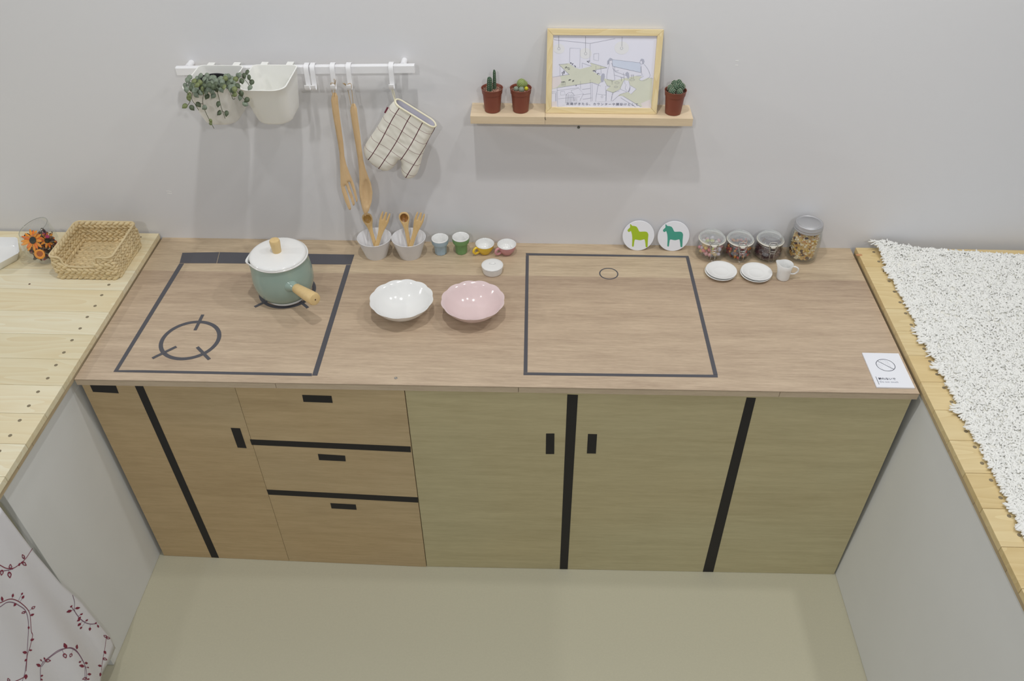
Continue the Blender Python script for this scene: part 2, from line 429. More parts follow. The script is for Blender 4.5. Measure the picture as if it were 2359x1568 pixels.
# ------------------------------------------------------------------ the setting
def struct(o): o['kind'] = 'structure'; return o
wallb = struct(MB().box((-3.2, 0, 0), (5.2, 0.08, 3.0)).build('wall_back', M_wall, smooth=False, loc=(1.1, 0.04, 0)))
struct(MB().box((-3.2, -5.0, -0.05), (5.2, 0.08, 0)).build('floor', M_floor, smooth=False, loc=(1.1, -2, 0)))
sc = ony(1333, 293, 0)
MB().lathe([(0.0042, 0), (0.0042, 0.0016), (0.003, 0.0022), (0.0008, 0.0012), (0, 0.0012)], 16, M=Matrix.Rotation(pi / 2, 4, 'X'), c=sc).build('screw', mat('grey_screw', C(110, 114, 110), 0.4, metal=0.5), wallb, world=True)
sp = MB()
for (u, v) in ((386, 440), (392, 441), (388, 445), (393, 446), (1698, 140), (1697, 150)):
    p = ony(u, v, -0.0004); sp.box(p - Vector((0.004, 0, 0.001)), p + Vector((0.004, 0.0012, 0.0008)))
sp.build('filler_mark', mat('white_filler', C(240, 240, 238), 0.8), wallb, world=True, smooth=False, kind='stuff')

# ------------------------------------------------------------------ worktop
wt = thing('worktop', 'long oak veneer worktop marked with grey tape outlines of hob and sink', 'worktop', (1.13, -0.34, 0.828))
XL, XR, YFL, YFR = 0.008, 2.2615, -0.6775, -0.6665
def slab(z0, z1, inset=0.0, xr=XR):
    return [Vector((XL, 0, z0)), Vector((XL, YFL + inset, z0)), Vector((xr, YFR + inset, z0)), Vector((xr, 0, z0))], (0, 0, z1 - z0)
mbt = MB().prism(*slab(0.829, 0.8462, 0.012)); mbt.build('core_board', M_strip, wt, world=True, smooth=False)
MB().prism(*slab(0.8472, 0.85)).build('veneer_sheet', M_counter, wt, world=True, smooth=False)
MB().prism(*slab(0.8462, 0.8472, 0.0012)).build('glue_line', M_dark, wt, world=True, smooth=False)
def fy(x, inset=0.0): return YFL + (YFR - YFL) * (x - XL) / (XR - XL) + inset
jx = [XL, 0.553, 1.206, 1.898, XR]
for a, b in zip(jx, jx[1:]):
    g = 0.0006
    MB().prism([Vector((a + g, fy(a, 0.0003), 0.8285)), Vector((b - g, fy(b, 0.0003), 0.8285)), Vector((b - g, fy(b, 0.0118), 0.8285)), Vector((a + g, fy(a, 0.0118), 0.8285))], (0, 0, 0.0177)).build('edge_strip', M_strip, wt, world=True, smooth=False)
p = onz(912, 871)
MB().lathe([(0.0045, 0), (0.0045, 0.0012), (0.003, 0.0016), (0.001, 0.0008), (0, 0.0008)], 14, c=p).build('screw', M_steel, wt, world=True)
TZ = 0.8502
def flat_tape(px, name, z=TZ, h=0.00035, mt=M_tapeG, par=wt):
    P = [onz(u, v, 0.85) for u, v in px]
    for q in P: q.z = z
    return MB().prism(P, (0, 0, h)).build(name, mt, par, world=True, smooth=False)
# hob outline
flat_tape([(420.2, 582.3), (505, 580.8), (498.5, 606.4), (413.7, 606)], 'tape_strip')
flat_tape([(506.2, 580.8), (620, 583), (816.4, 586.5), (809, 609.3), (500, 606.4)], 'tape_strip', z=TZ)
flat_tape([(413.2, 607), (424, 607), (272.8, 852.3), (261.5, 856)], 'tape_strip')
flat_tape([(797.5, 610.2), (808.5, 610.2), (731, 865), (719, 865)], 'tape_strip')
flat_tape([(261.5, 856.6), (272.8, 852.6), (330, 852.6), (718.6, 859.8), (718.6, 866.2)], 'tape_strip')
# sink outline
flat_tape([(1211.4, 583.1), (1400, 586.2), (1585.9, 589.5), (1587.2, 593.2), (1400, 590.6), (1212, 588)], 'tape_strip')
flat_tape([(1211.4, 588.5), (1218.2, 588.5), (1215, 857.2), (1206.2, 857.2)], 'tape_strip')
flat_tape([(1580, 593.4), (1587.4, 593.6), (1653.2, 862.8), (1643.4, 862.8)], 'tape_strip')
flat_tape([(1206, 857.6), (1400, 860.3), (1653, 863.2), (1653.7, 869.3), (1205.9, 863.8)], 'tape_strip')
def ring(cx, cy, r0, r1, name, n=64, z=TZ, ez=1.0):
    mb = MB(); prof = [(r0, z - 0.0), (r0, z + 0.00035), (r1, z + 0.00035), (r1, z)]
    o = 0
    for r, zz in prof:
        for j in range(n): mb.v.append(Vector((cx + r * cos(2 * pi * j / n), cy + r * ez * sin(2 * pi * j / n), zz)))
    for i in range(3):
        for j in range(n):
            k = (j + 1) % n; mb.f.append((i * n + k, i * n + j, (i + 1) * n + j, (i + 1) * n + k)); mb.mi.append(0)
    return mb.build(name, M_tapeG, wt, world=True, smooth=False)
def hobring(cx, cy):
    ring(cx, cy, 0.074, 0.0855, 'ring_sticker')
    for an in (90, 225, 315):
        d = Vector((cos(radians(an)), sin(radians(an)), 0)); s_ = Vector((-d.y, d.x, 0)) * 0.0046
        c0 = Vector((cx, cy, TZ + 0.0003))
        MB().prism([c0 + d * 0.042 - s_, c0 + d * 0.113 - s_, c0 + d * 0.113 + s_, c0 + d * 0.042 + s_], (0, 0, 0.00035)).build('tick_sticker', M_tapeG, wt, world=True, smooth=False)
hobring(0.269, -0.509); hobring(0.492, -0.276)
ring(1.4735, -0.160, 0.0262, 0.0298, 'drain_ring')

# ------------------------------------------------------------------ cabinets under the worktop
def cabinet(label, x0, x1, ya, yb, sheets, m_sheet):
    """ya, yb: front plane at x0 and at x1."""
    loc = ((x0 + x1) / 2, (ya + yb) / 2 + 0.15, 0)
    r = thing('base_cabinet', label, 'cabinet', loc)
    yy = lambda x: ya + (yb - ya) * (x - x0) / (x1 - x0)
    MB().prism([(x0 + 0.004, ya + 0.021, 0.001), (x1 - 0.004, yb + 0.021, 0.001), (x1 - 0.004, -0.02, 0.001), (x0 + 0.004, -0.02, 0.001)], (0, 0, 0.8272)).build('carcass', M_dark, r, world=True, smooth=False)
    for a, b in sheets:
        MB().prism([(a, yy(a), 0.001), (b, yy(b), 0.001), (b, yy(b) + 0.02, 0.001), (a, yy(a) + 0.02, 0.001)], (0, 0, 0.8268)).build('front_panel', m_sheet, r, world=True, smooth=False)
    n = Vector((-(yb - ya), (x1 - x0), 0)).normalized() * -1
    p0 = Vector((x0, ya, 0))
    def tape(px, name, lift=0.0):
        P = [on(u, v, p0, n) + n * (0.0003 + lift) for u, v in px]
        for q in P: q.z = min(max(q.z, 0.0015), 0.8275)
        return MB().prism(P, n * 0.0003).build(name, M_tapeK, r, world=True, smooth=False)
    return r, tape
rL, tpL = cabinet('left base cabinet of warm plywood with two dark tape bars across three drawers', 0.004, 0.8985, -0.655, -0.672, [(0.004, 0.4332), (0.4343, 0.8985)], M_plyL)
tpL([(309, 885), (328, 885), (504.5, 1284), (487.5, 1283)], 'tape_strip')
tpL([(206, 884), (266, 885), (273.8, 905.4), (214.5, 902)], 'tape_handle')
tpL([(531.5, 985), (553, 986), (568.3, 1031.7), (547.6, 1030.3)], 'tape_handle')
tpL([(696, 909), (763.6, 911.3), (766.6, 927.4), (699.3, 925)], 'tape_handle')
tpL([(732.3, 1045), (795, 1049), (796.6, 1062), (735.2, 1059)], 'tape_handle')
tpL([(761, 1158.3), (819.5, 1161.5), (821.7, 1173.5), (763.8, 1170.3)], 'tape_handle')
tpL([(575.5, 1011.4), (946, 1028), (946.6, 1041), (580, 1024)], 'tape_strip')
tpL([(614, 1127), (962.6, 1145), (963.6, 1157), (618.6, 1138.6)], 'tape_strip')
rR, tpR = cabinet('right base cabinet of pale greenish plywood with two upright dark tape bars', 0.9005, 2.252, -0.6705, -0.6585, [(0.9005, 2.252)], M_plyR)
tpR([(1307, 908), (1331.5, 909), (1306.3, 1330), (1288.3, 1330)], 'tape_strip')
tpR([(1720, 915), (1741.5, 916), (1638, 1335), (1614, 1335)], 'tape_strip')
tpR([(1258, 998), (1277.3, 998), (1276.8, 1045.2), (1257.3, 1045.2)], 'tape_handle')
tpR([(1354.5, 999), (1375.5, 999.5), (1372.7, 1044.2), (1351.9, 1043.8)], 'tape_handle')

# ------------------------------------------------------------------ plank benches at both sides
def bench(side, label):
    if side < 0: x0, x1, zt, y0, pm, pw = -1.25, 0.0055, 0.872, -0.0085, M_pineL, 0.1023
    else: x0, x1, zt, y0, pm, pw = 2.268, 3.45, 0.868, -0.0215, M_pineR, 0.1030
    r = thing('plank_bench', label, 'bench', ((x0 + x1) / 2, -0.9, 0))
    first = None
    for k in range(17):
        ya = y0 - k * pw
        if first is None:
            mb = MB().box((x0, ya - pw + 0.0006, zt - 0.018), (x1, ya - 0.0004, zt))
            first = mb.build('plank', pm, r, world=True, smooth=False, bevel=0.0009); o = first
        else:
            o = first.copy(); COL.objects.link(o); o.parent = r; o.location = (0, ya - y0, 0)
    yend = y0 - 17 * pw
    # finger-jointed battens under the edge
    xe0, xe1 = (x1 - 0.030, x1 - 0.0008) if side < 0 else (x0 + 0.0008, x0 + 0.030)
    ys = [y0, -0.19, -0.56, -0.91, -0.985, -1.30, yend] if side < 0 else [y0, -0.33, -0.70, -0.86, -1.02, -1.20, yend]
    for a, b in zip(ys, ys[1:]):
        MB().box((xe0, b + 0.0004, zt - 0.0295), (xe1, a - 0.0004, zt - 0.0182)).build('batten', M_batten, r, world=True, smooth=False)
    # plugs over the screws
    mh = MB(); xs = -0.0475 if side < 0 else 2.320
    k = 0; yy = y0 - 0.024
    while yy > yend:
        mh.lathe([(0.0048, -0.001), (0.0048, 0.0003), (0.0, 0.0003)], 12, c=(xs + random.uniform(-.0015, .0015), yy, zt))
        yy -= 0.0512 if side < 0 else 0.0513
    mh.build('screw_holes', mat('plugged_hole', C(134, 122, 98), 0.9), r, world=True, smooth=False, kind='stuff')
    return r
bL = bench(-1, 'pale pine plank bench that carries the basket and the potpourri glass')
bR = bench(1, 'yellow pine plank bench under the shaggy white rug')
kn = onz(68, 654, 0.872)
MB().lathe([(0.0032, -0.0005), (0.0032, 0.0003), (0, 0.0003)], 12, c=kn).build('knot', M_soil2, bL, world=True, smooth=False)
kn2 = onz(1979, 587, 0.868)
MB().lathe([(0.0105, -0.0005), (0.0105, 0.0003), (0, 0.0003)], 20, M=Matrix.Scale(0.5, 4, (0, 1, 0))).build('knot', mat('red_knot', C(196, 142, 98), 0.6, vary=0.3, vscale=200), bR, smooth=False).location = kn2 - wloc(bR)
# boards below the bench edges
MB().box((-0.032, -1.045, 0.001), (-0.012, -0.02, 0.842)).build('side_panel', M_panel, bL, world=True, smooth=False, bevel=0.001)
MB().prism([(2.276, -0.03, 0.838), (2.276, -1.72, 0.838), (2.257, -1.72, 0.001), (2.257, -0.03, 0.001)], (0.02, 0, 0)).build('side_panel', M_panel, bR, world=True, smooth=False, bevel=0.001)
MB().box((-1.25, -0.06, 0.001), (-0.05, -0.02, 0.84)).build('back_panel', M_panel, bL, world=True, smooth=False)
MB().box((-0.05, -1.74, 0.001), (-0.015, -1.70, 0.842)).build('post', M_panel, bL, world=True, smooth=False)

# ------------------------------------------------------------------ curtain
cr = thing('curtain', 'white curtain printed with dark red vines hanging below the pale bench', 'curtain', (0.01, -1.4, 0.1))
def curt(y, z, lift=0.0):
    t = (0.845 - z) / 0.75
    a = 0.0045 + 0.0085 * t
    s_ = (y * 26 + z * 3.0)
    x = 0.016 + a * (0.55 * sin(s_) + 0.45 * sin(y * 47 - z * 4 + 1.3)) + 0.003 * sin(z * 9 + y * 5)
    edge = max(0.0, 1 - abs(y - cy_edge(z)) / 0.05)
    return Vector((x * (1 - edge) + 0.016 * edge + lift, y, z))
mc = MB(); ny, nz_ = 110, 40
def cy_edge(z):
    K = [(0.85, -1.098), (0.65, -1.088), (0.48, -1.072), (0.36, -1.049), (0.14, -1.030), (0.08, -1.036)]
    for (z1_, y1_), (z2_, y2_) in zip(K, K[1:]):
        if z >= z2_: return y1_ + (y2_ - y1_) * (z1_ - z) / (z1_ - z2_)
    return K[-1][1]
for i in range(nz_ + 1):
    z = 0.845 - i / nz_ * 0.752
    for j in range(ny + 1):
        ye = cy_edge(z); y = ye + (-1.70 - ye) * j / ny
        zz = z + (0.008 * sin(y * 26) if i == nz_ else 0)
        mc.v.append(curt(y, zz))
for i in range(nz_):
    for j in range(ny):
        a = i * (ny + 1) + j; mc.f.append((a, a + 1, a + ny + 2, a + ny + 1)); mc.mi.append(0)
M_cloth = mat('white_cotton', C(226, 225, 230), 0.85, spec=0.1, bump=0.15, bscale=900)
cl = mc.build('cloth', M_cloth, cr, world=True, ang=180)
sm = cl.modifiers.new('thickness', 'SOLIDIFY'); sm.thickness = 0.0008; sm.offset = -1
M_vine = mat('wine_red_print', C(132, 44, 66), 0.85); M_vine2 = mat('mauve_print', C(132, 98, 120), 0.85)
def zpx(x, y): return (x / 3.92, 1168 + y / 3.92)
def cpt(x, y):
    u, v = zpx(x, y); p = on(u, v, (0.016, 0, 0), (1, 0, 0)); q = curt(p.y, p.z, 0.0006)
    return q
def ribbon(mb, pts, wd, fn, up, mi=0):
    P = [fn(p[0], p[1]) for p in pts]; o = len(mb.v)
    for i, p in enumerate(P):
        t = (P[min(i + 1, len(P) - 1)] - P[max(i - 1, 0)]).normalized(); sd = t.cross(up).normalized() * wd / 2
        mb.v += [p - sd, p + sd]
    for i in range(len(P) - 1):
        a = o + 2 * i; mb.f.append((a, a + 1, a + 3, a + 2)); mb.mi.append(mi)
vn = MB(); UX = Vector((1, 0, 0))
vines = [[(-40, 505), (0, 525), (50, 550), (110, 550), (165, 515), (235, 460), (275, 400), (292, 370)],
 [(-60, 560), (0, 575), (60, 568), (110, 556)], [(-60, 930), (0, 890), (60, 858), (120, 860), (180, 890), (230, 930), (255, 1000), (265, 1100), (255, 1250), (240, 1400), (230, 1500), (215, 1568)],
 [(-40, 870), (0, 858), (80, 830), (150, 840), (220, 890), (265, 950), (280, 1030), (290, 1120), (302, 1160), (280, 1260), (250, 1340), (240, 1480)],
 [(655, 790), (680, 860), (690, 930), (735, 1000), (780, 1040), (830, 1055), (870, 1045)], [(660, 895), (700, 950), (740, 1005), (800, 1050), (860, 1052)],
 [(960, 1170), (955, 1200), (940, 1300), (925, 1400), (915, 1470)],
 [(370, 1568), (375, 1450), (400, 1400), (450, 1350), (510, 1290), (570, 1272), (620, 1275), (670, 1310), (710, 1380), (735, 1460), (735, 1568)],
 [(385, 1440), (440, 1370), (520, 1295), (600, 1265), (660, 1290), (700, 1350), (725, 1420), (722, 1500), (728, 1600)],
 [(120, 1590), (180, 1562), (240, 1525)]]
for k, vv in enumerate(vines): ribbon(vn, smoothline(vv, 5), 0.0019, cpt, UX, 1 if k % 3 else 0)
leaves = [(208, 445, 16), (85, 535, 16), (215, 510, 18), (80, 610, 20), (10, 590, 18), (165, 515, 10), (188, 500, 8), (115, 795, 11), (205, 810, 11), (195, 780, 8), (8, 825, 14), (135, 880, 12), (295, 905, 13), (290, 970, 11), (215, 950, 13), (265, 1088, 9), (300, 1195, 12), (285, 1290, 9), (225, 1310, 14), (235, 1380, 10), (650, 940, 14), (660, 895, 8), (710, 910, 12), (735, 1000, 10), (745, 965, 8), (790, 1020, 8), (730, 1022, 9), (740, 1060, 11), (755, 1090, 8), (820, 1100, 10), (885, 1075, 9), (865, 1045, 7), (950, 1165, 13), (975, 1180, 13), (945, 1310, 11), (945, 1370, 13), (900, 1430, 11), (895, 1510, 12), (560, 1248, 17), (680, 1258, 15), (605, 1335, 13), (560, 1340, 16), (440, 1385, 16), (355, 1425, 15), (380, 1380, 7), (410, 1365, 8), (695, 1430, 15), (680, 1395, 8), (750, 1405, 12), (765, 1505, 12), (720, 1545, 13), (750, 1550, 8), (760, 1445, 7), (385, 1520, 9), (380, 1555, 8), (240, 1530, 15), (108, 1560, 13)]
for (x, y, s_) in leaves:
    hollow = s_ in (16, 18, 20, 13); s_ *= 1.3
    best = min((math.hypot(q[0] - x, q[1] - y), q[0], q[1]) for vv in vines for q in smoothline(vv, 5))
    dx, dy = (x - best[1], y - best[2]) if best[0] > 3 else (0.5, -1)
    L_ = math.hypot(dx, dy) or 1; dx /= L_; dy /= L_
    ribbon(vn, [(best[1], best[2]), (x, y)], 0.0010, cpt, UX, 1)
    o = len(vn.v); n = 12
    pts = []
    for j in range(n):
        an = 2 * pi * j / n; a_, b_ = cos(an) * s_ * 1.15, sin(an) * s_ * (0.62 if cos(an) > 0.2 else 0.72) * (1 - 0.35 * max(0, cos(an)))
        pts.append(cpt(x + a_ * dx - b_ * dy, y + a_ * dy + b_ * dx) + UX * 0.0002)
    c_ = sum(pts, Vector()) / n; vn.v += pts
    if hollow:   # open leaf with a gap inside
        pin = [c_ + (p - c_) * 0.55 for p in pts]; vn.v += pin
        for j in range(n):
            k = (j + 1) % n; vn.f.append((o + j, o + k, o + n + k, o + n + j)); vn.mi.append(0)
    else:
        vn.f.append(tuple(range(o, o + n))); vn.mi.append(0)
vn.build('vine_print', [M_vine, M_vine2], cr, world=True, smooth=False, kind='stuff')

# ------------------------------------------------------------------ shaggy rug
rg = thing('shag_rug', 'fluffy white shag rug spread on the yellow pine bench', 'rug', (2.75, -0.8, 0.868))
RC = [Vector((2.338, -0.022)), Vector((3.15, -0.115)), Vector((3.12, -1.66)), Vector((2.335, -1.60))]
def rugpt(s_, t): a = RC[0].lerp(RC[1], s_); b = RC[3].lerp(RC[2], s_); return a.lerp(b, t)
def rugz(s_, t):   # curled far corner
    p = rugpt(s_, t) - RC[0]; d = p.length
    return 0.869 + 0.016 * max(0, 1 - d / 0.11) ** 1.2 + 0.003 * noise.noise(Vector((s_ * 7, t * 14, 0)))
mb = MB(); n = 24
for i in range(n + 1):
    for j in range(n + 1):
        p = rugpt(i / n, j / n); z = rugz(i / n, j / n); mb.v.append(Vector((p.x, p.y, max(z, 0.8686) + 0.0082)))
for i in range(n):
    for j in range(n):
        a = i * (n + 1) + j; mb.f.append((a, a + 1, a + n + 2, a + n + 1)); mb.mi.append(0)
M_rugb = mat('rug_backing', C(236, 235, 228), 0.95, spec=0.05)
M_rug = mat('white_shag', C(240, 240, 236), 0.95, spec=0.05, vary=0.03, vscale=60)
o = mb.build('backing', M_rugb, rg, world=True, ang=180); sm = o.modifiers.new('thickness', 'SOLIDIFY'); sm.thickness = 0.0075; sm.offset = -1
rv = random.Random(3); mb = MB()
def tuft(mb, p, ang, L_, r, lift):
    d = Vector((cos(ang), sin(ang), 0)); sd = Vector((-d.y, d.x, 0)); bend = rv.uniform(-0.9, 0.9)
    K = 4; o = len(mb.v); nn = 5
    for i in range(K + 1):
        t = i / K; c = p + d * (L_ * t) + sd * (bend * L_ * t * t * 0.6) + Vector((0, 0, lift * sin(min(1, t * 1.25) * pi * 0.75) + 0.002 * sin(9 * t + p.x * 90)))
        rr = r * (0.75, 1.05, 0.9, 1.05, 0.6)[i] * rv.uniform(0.85, 1.15)
        tg = (d + sd * bend * 1.2 * t).normalized(); s2 = Vector((-tg.y, tg.x, 0))
        for j in range(nn):
            an = 2 * pi * j / nn; mb.v.append(c + s2 * (cos(an) * rr) + Vector((0, 0, sin(an) * rr)))
    for i in range(K):
        for j in range(nn):
            k = (j + 1) % nn; mb.f.append((o + i * nn + j, o + i * nn + k, o + (i + 1) * nn + k, o + (i + 1) * nn + j)); mb.mi.append(0)
    mb.f.append(tuple(o + K * nn + j for j in range(nn))); mb.mi.append(0)
for q in range(38000):
    s_ = rv.random(); t = rv.random()
    if s_ > 0.62 and rv.random() < 0.45: continue
    p = rugpt(s_, t); z = max(rugz(s_, t), 0.8695)
    ang = rv.uniform(0, 2 * pi)
    tuft(mb, Vector((p.x, p.y, z + rv.uniform(0.006, 0.0105))), ang, rv.uniform(0.010, 0.019), rv.uniform(0.0022, 0.0033), rv.uniform(0.0, 0.003))
for q in range(1500):   # the loose edges
    if rv.random() < 0.68: s_, t, base = 0.0 + rv.random() * 0.012, rv.random(), pi
    else: s_, t, base = rv.random(), rv.random() * 0.006, pi / 2
    p = rugpt(s_, t); cl_ = noise.noise(Vector((p.x * 20 + 5, p.y * 22, 2)))
    if t < 0.007 and base != pi: L_ = rv.uniform(0.006, 0.012)
    else: L_ = rv.uniform(0.010, 0.016) + max(0, cl_) * 0.050
    tuft(mb, Vector((p.x, p.y, max(rugz(s_, t), 0.8695) + rv.uniform(0.0045, 0.009))), base + rv.uniform(-0.7, 0.7), L_, rv.uniform(0.0022, 0.0034), rv.uniform(0.0, 0.003))
mb.build('pile', M_rug, rg, world=True, ang=180, kind='stuff')

# ------------------------------------------------------------------ saucepan on the rear burner
PC = Vector((0.495, -0.292, 0.85))
pan = thing('saucepan', 'sage green enamel saucepan with a white lid standing on the rear hob ring', 'saucepan', PC)
SPOUT = radians(200)
def lipmod(th, i, r, z):
    d = math.atan2(sin(th - SPOUT), cos(th - SPOUT)); k = math.exp(-(d / 0.22) ** 2)
    s_ = max(0, (z - 0.110) / 0.037)
    return r + 0.009 * k * s_, z - 0.003 * k * s_
MB().lathe([(0, 0.006), (0.060, 0.008), (0.063, 0.012), (0.074, 0.021), (0.083, 0.036), (0.0880, 0.056), (0.0892, 0.074), (0.0880, 0.094), (0.0855, 0.112), (0.0825, 0.128), (0.0815, 0.1405), (0.0790, 0.1405), (0.080, 0.128), (0.0855, 0.075), (0.076, 0.030), (0, 0.014)], 72, mod=lipmod).build('body', M_teal, pan, ang=60)
MB().lathe([(0.0, 0.0005), (0.056, 0.0005), (0.0615, 0.004), (0.0625, 0.008), (0.061, 0.0105), (0, 0.009)], 64).build('foot', M_enamel, pan)
MB().lathe([(0.0790, 0.1405), (0.0840, 0.1408), (0.0862, 0.1435), (0.0850, 0.1470), (0.0815, 0.1465), (0.079, 0.143)], 72, mod=lipmod).build('lip', M_enamel, pan, ang=80)
LM = Matrix.Rotation(radians(1.2), 4, 'X')
lid = MB().lathe([(0, 0.1480), (0.070, 0.1470), (0.0800, 0.1458), (0.0822, 0.1480), (0.0815, 0.1515), (0.0775, 0.1548), (0.070, 0.1568), (0.045, 0.1590), (0.017, 0.1600), (0.0, 0.1600)], 72, M=LM).build('lid', M_enamel, pan, ang=70)
MB().lathe([(0, 0.1595), (0.0125, 0.1595), (0.0128, 0.162), (0.0150, 0.190), (0.0150, 0.197), (0.0135, 0.2005), (0.010, 0.2018), (0, 0.2018)], 28, M=LM).build('knob', M_beechH, lid)
h0 = Vector((0.047, -0.071, 0.088)); h1 = Vector((0.133, -0.148, 0.099)); hd = (h1 - h0).normalized()
MB().tube([h0 - hd * 0.010, h0 - hd * 0.002, h0 + hd * 0.003, h0 + hd * 0.012, h0 + hd * 0.024], [0.023, 0.021, 0.0165, 0.0140, 0.0132], 28).build('handle_socket', M_teal, pan, ang=60)
q0 = h0 + hd * 0.020; Lh = (h1 - q0).length
hm = MB().tube([q0 + hd * t * Lh for t in (0, 0.02, 0.3, 0.7, 0.93, 0.985, 1.0)], [0.0130, 0.0142, 0.0160, 0.0184, 0.0192, 0.0172, 0.0130], 28).build('handle', M_beechH, pan, ang=50)
MB().tube([h1 + hd * -0.001, h1 + hd * 0.0006], 0.0022, 12).build('rivet_hole', M_soil2, hm)

# ------------------------------------------------------------------ scalloped bowls
def bowl(x, mt, label, ph):
    def md(th, i, r, z):
        k = max(0, (z - 0.025) / 0.034) ** 2.5
        sc = abs(cos(6.0 * (th + ph))) - 0.6
        return r + 0.0030 * k * k * sc, z + 0.0010 * k * k * sc
    b = MB().lathe([(0, 0.002), (0.030, 0.002), (0.031, 0.0), (0.034, 0.0), (0.0355, 0.004), (0.052, 0.015), (0.070, 0.030), (0.082, 0.044), (0.0905, 0.0575), (0.0915, 0.0590), (0.0895, 0.0590), (0.080, 0.047), (0.066, 0.030), (0.048, 0.0165), (0.030, 0.0085), (0, 0.0075)][::1], 132, mod=md)
    o = b.build('scalloped_bowl', mt, loc=None, ang=70); o.location = (x, -0.377, 0.85); o.name = 'scalloped_bowl'
    return tag(o, label, 'bowl', 'scalloped bowls in the middle of the worktop')
bowl(0.859, M_white, 'white bowl with a scalloped rim standing beside the hob outline', 0.1)
bowl(1.066, M_pink, 'pale pink bowl with a scalloped rim standing beside the sink outline', 0.25)

# ------------------------------------------------------------------ flared cups with small cutlery
def flared(x, y, label):
    o = MB().lathe([(0, 0.0015), (0.031, 0.0015), (0.032, 0), (0.0345, 0), (0.0355, 0.003), (0.0545, 0.0665), (0.0535, 0.0672), (0.0525, 0.0665), (0.0335, 0.005), (0, 0.004)], 64).build('flared_cup', M_whitem, ang=50)
    o.location = (x, y, 0.85)
    return tag(o, label, 'cup', 'flared white cups at the wall')
flared(0.7325, -0.076, 'white flared cup with spoon and fork nearest the saucepan')
flared(0.8415, -0.074, 'white flared cup holding a dark bowled spoon and a fork')
def cutlery(kind, foot, tip, roll, label, m1, m2):
    """foot, tip: world points of both ends of the piece."""
    foot, tip = Vector(foot), Vector(tip); d = (tip - foot); L_ = d.length; d.normalize()
    view = Vector((0.0, -1.0, 0.35)).normalized(); sx = d.cross(view).normalized(); sx = (Matrix.Rotation(roll, 4, d) @ sx); nrm = sx.cross(d).normalized()
    if nrm.y > 0: nrm = -nrm; sx = -sx
    r = thing('wooden_' + kind, label, kind, foot, 'small wooden cutlery in the flared cups')
    k = L_ / 0.135
    f = lambda x, y: sx * (x * k) + d * (y * k)
    if kind == 'spoon':
        out = [(-.0050, 0), (.0050, 0), (.0060, .03), (.0060, .07), (.0072, .085), (.0105, .098), (.0142, .108), (.0165, .118), (.0150, .128), (.0090, .1345), (0, .136), (-.0090, .1345), (-.0150, .128), (-.0165, .118), (-.0142, .108), (-.0105, .098), (-.0072, .085), (-.0060, .07), (-.0060, .03)]
        out = [tuple(p) for p in smoothline(out, 2, True)]
        def pl(x, y, h):
            dish = 0.0
            e = (x / 0.0135) ** 2 + ((y - 0.118) / 0.0145) ** 2
            if e < 1: dish = -0.0065 * (1 - e) * (1 if h > 0 else 0.9)
            return f(x, y) + nrm * (h + dish)
        mb = MB(); pillow(mb, out, 0.0028, pl, 0.0024, 0.004); ob = mb.build('handle', m1, r, ang=60)
        mb = MB(); el = []   # dished bowl skin
        for i in range(5):
            for j in range(20):
                an = 2 * pi * j / 20; q = i / 4 * 0.95; el.append(pl(q * 0.0132 * cos(an), 0.118 + q * 0.0142 * sin(an), 0.0024) + nrm * 0.0004)
        mb.v += el
        for i in range(4):
            for j in range(20):
                mb.f.append((i * 20 + j, i * 20 + (j + 1) % 20, (i + 1) * 20 + (j + 1) % 20, (i + 1) * 20 + j)); mb.mi.append(0)
        mb.build('bowl', m2, r, ang=80)
    else:
        # three prongs
        out = [(-.0050, 0), (.0050, 0), (.0062, .03), (.0064, .062), (.0082, .080), (.0115, .095), (.0140, .110), (.0135, .125), (.0120, .135), (.0088, .135), (.0068, .112), (.0050, .112), (.0024, .136), (-.0024, .136), (-.0050, .112), (-.0068, .112), (-.0088, .135), (-.0120, .135), (-.0135, .125), (-.0140, .110), (-.0115, .095), (-.0082, .080), (-.0064, .062), (-.0062, .03)]
        mb = MB(); pillow(mb, out, 0.0028, lambda x, y, h: f(x, y) + nrm * (h + 0.012 * max(0, y - 0.08) * (y / 0.05 - 1.6)), 0.0022, 0.003); mb.build('handle_and_prongs', m1, r, ang=60)
    return r
cutlery('spoon', (0.7385, -0.084, 0.8565), ony(843, 492, -0.040), 0.0, 'pale wooden spoon in the flared cup nearest the saucepan', M_bamboo, M_bammid)
cutlery('fork', (0.7275, -0.095, 0.8565), ony(890, 489, -0.036), 0.25, 'pale wooden fork in the flared cup nearest the saucepan', M_bamboo, M_bamdk)
cutlery('spoon', (0.8450, -0.082, 0.8565), ony(929, 489, -0.038), 0.0, 'dark bowled wooden spoon in the flared cup nearer the blue beaker', M_bamboo, M_bamdk)
cutlery('fork', (0.8365, -0.093, 0.8565), ony(970, 490, -0.034), 0.25, 'wooden fork in the flared cup nearer the blue beaker', M_bamboo, M_bamdk)

# ------------------------------------------------------------------ small beakers and cups
def beaker(x, y, h, mt, label):
    r = thing('beaker', label, 'cup', (x, y, 0.85), 'faceted beakers')
    def md(th, i, rr, z):
        if 0.001 < z < h * 0.62 and i < 6:
            n = 9; a = (th % (2 * pi / n)) - pi / n
            return rr * cos(pi / n) / cos(a), z
        return rr, z
    MB().lathe([(0, 0.001), (0.0155, 0.0), (0.0185, 0.0015), (0.0195, 0.02), (0.0205, h * 0.52), (0.0212, h * 0.58), (0.0256, h * 0.66), (0.0270, h * 0.74), (0.0274, h * 0.95)], 72, mod=md).build('outer_glaze', mt, r, ang=20)
    MB().lathe([(0.0272, h * 0.95), (0.0270, h), (0.0255, h + 0.0008), (0.0235, h - 0.001), (0.0205, h * 0.7), (0.0165, h * 0.4), (0.013, 0.012), (0, 0.010)], 48).build('inner_glaze', M_white, r, ang=70)
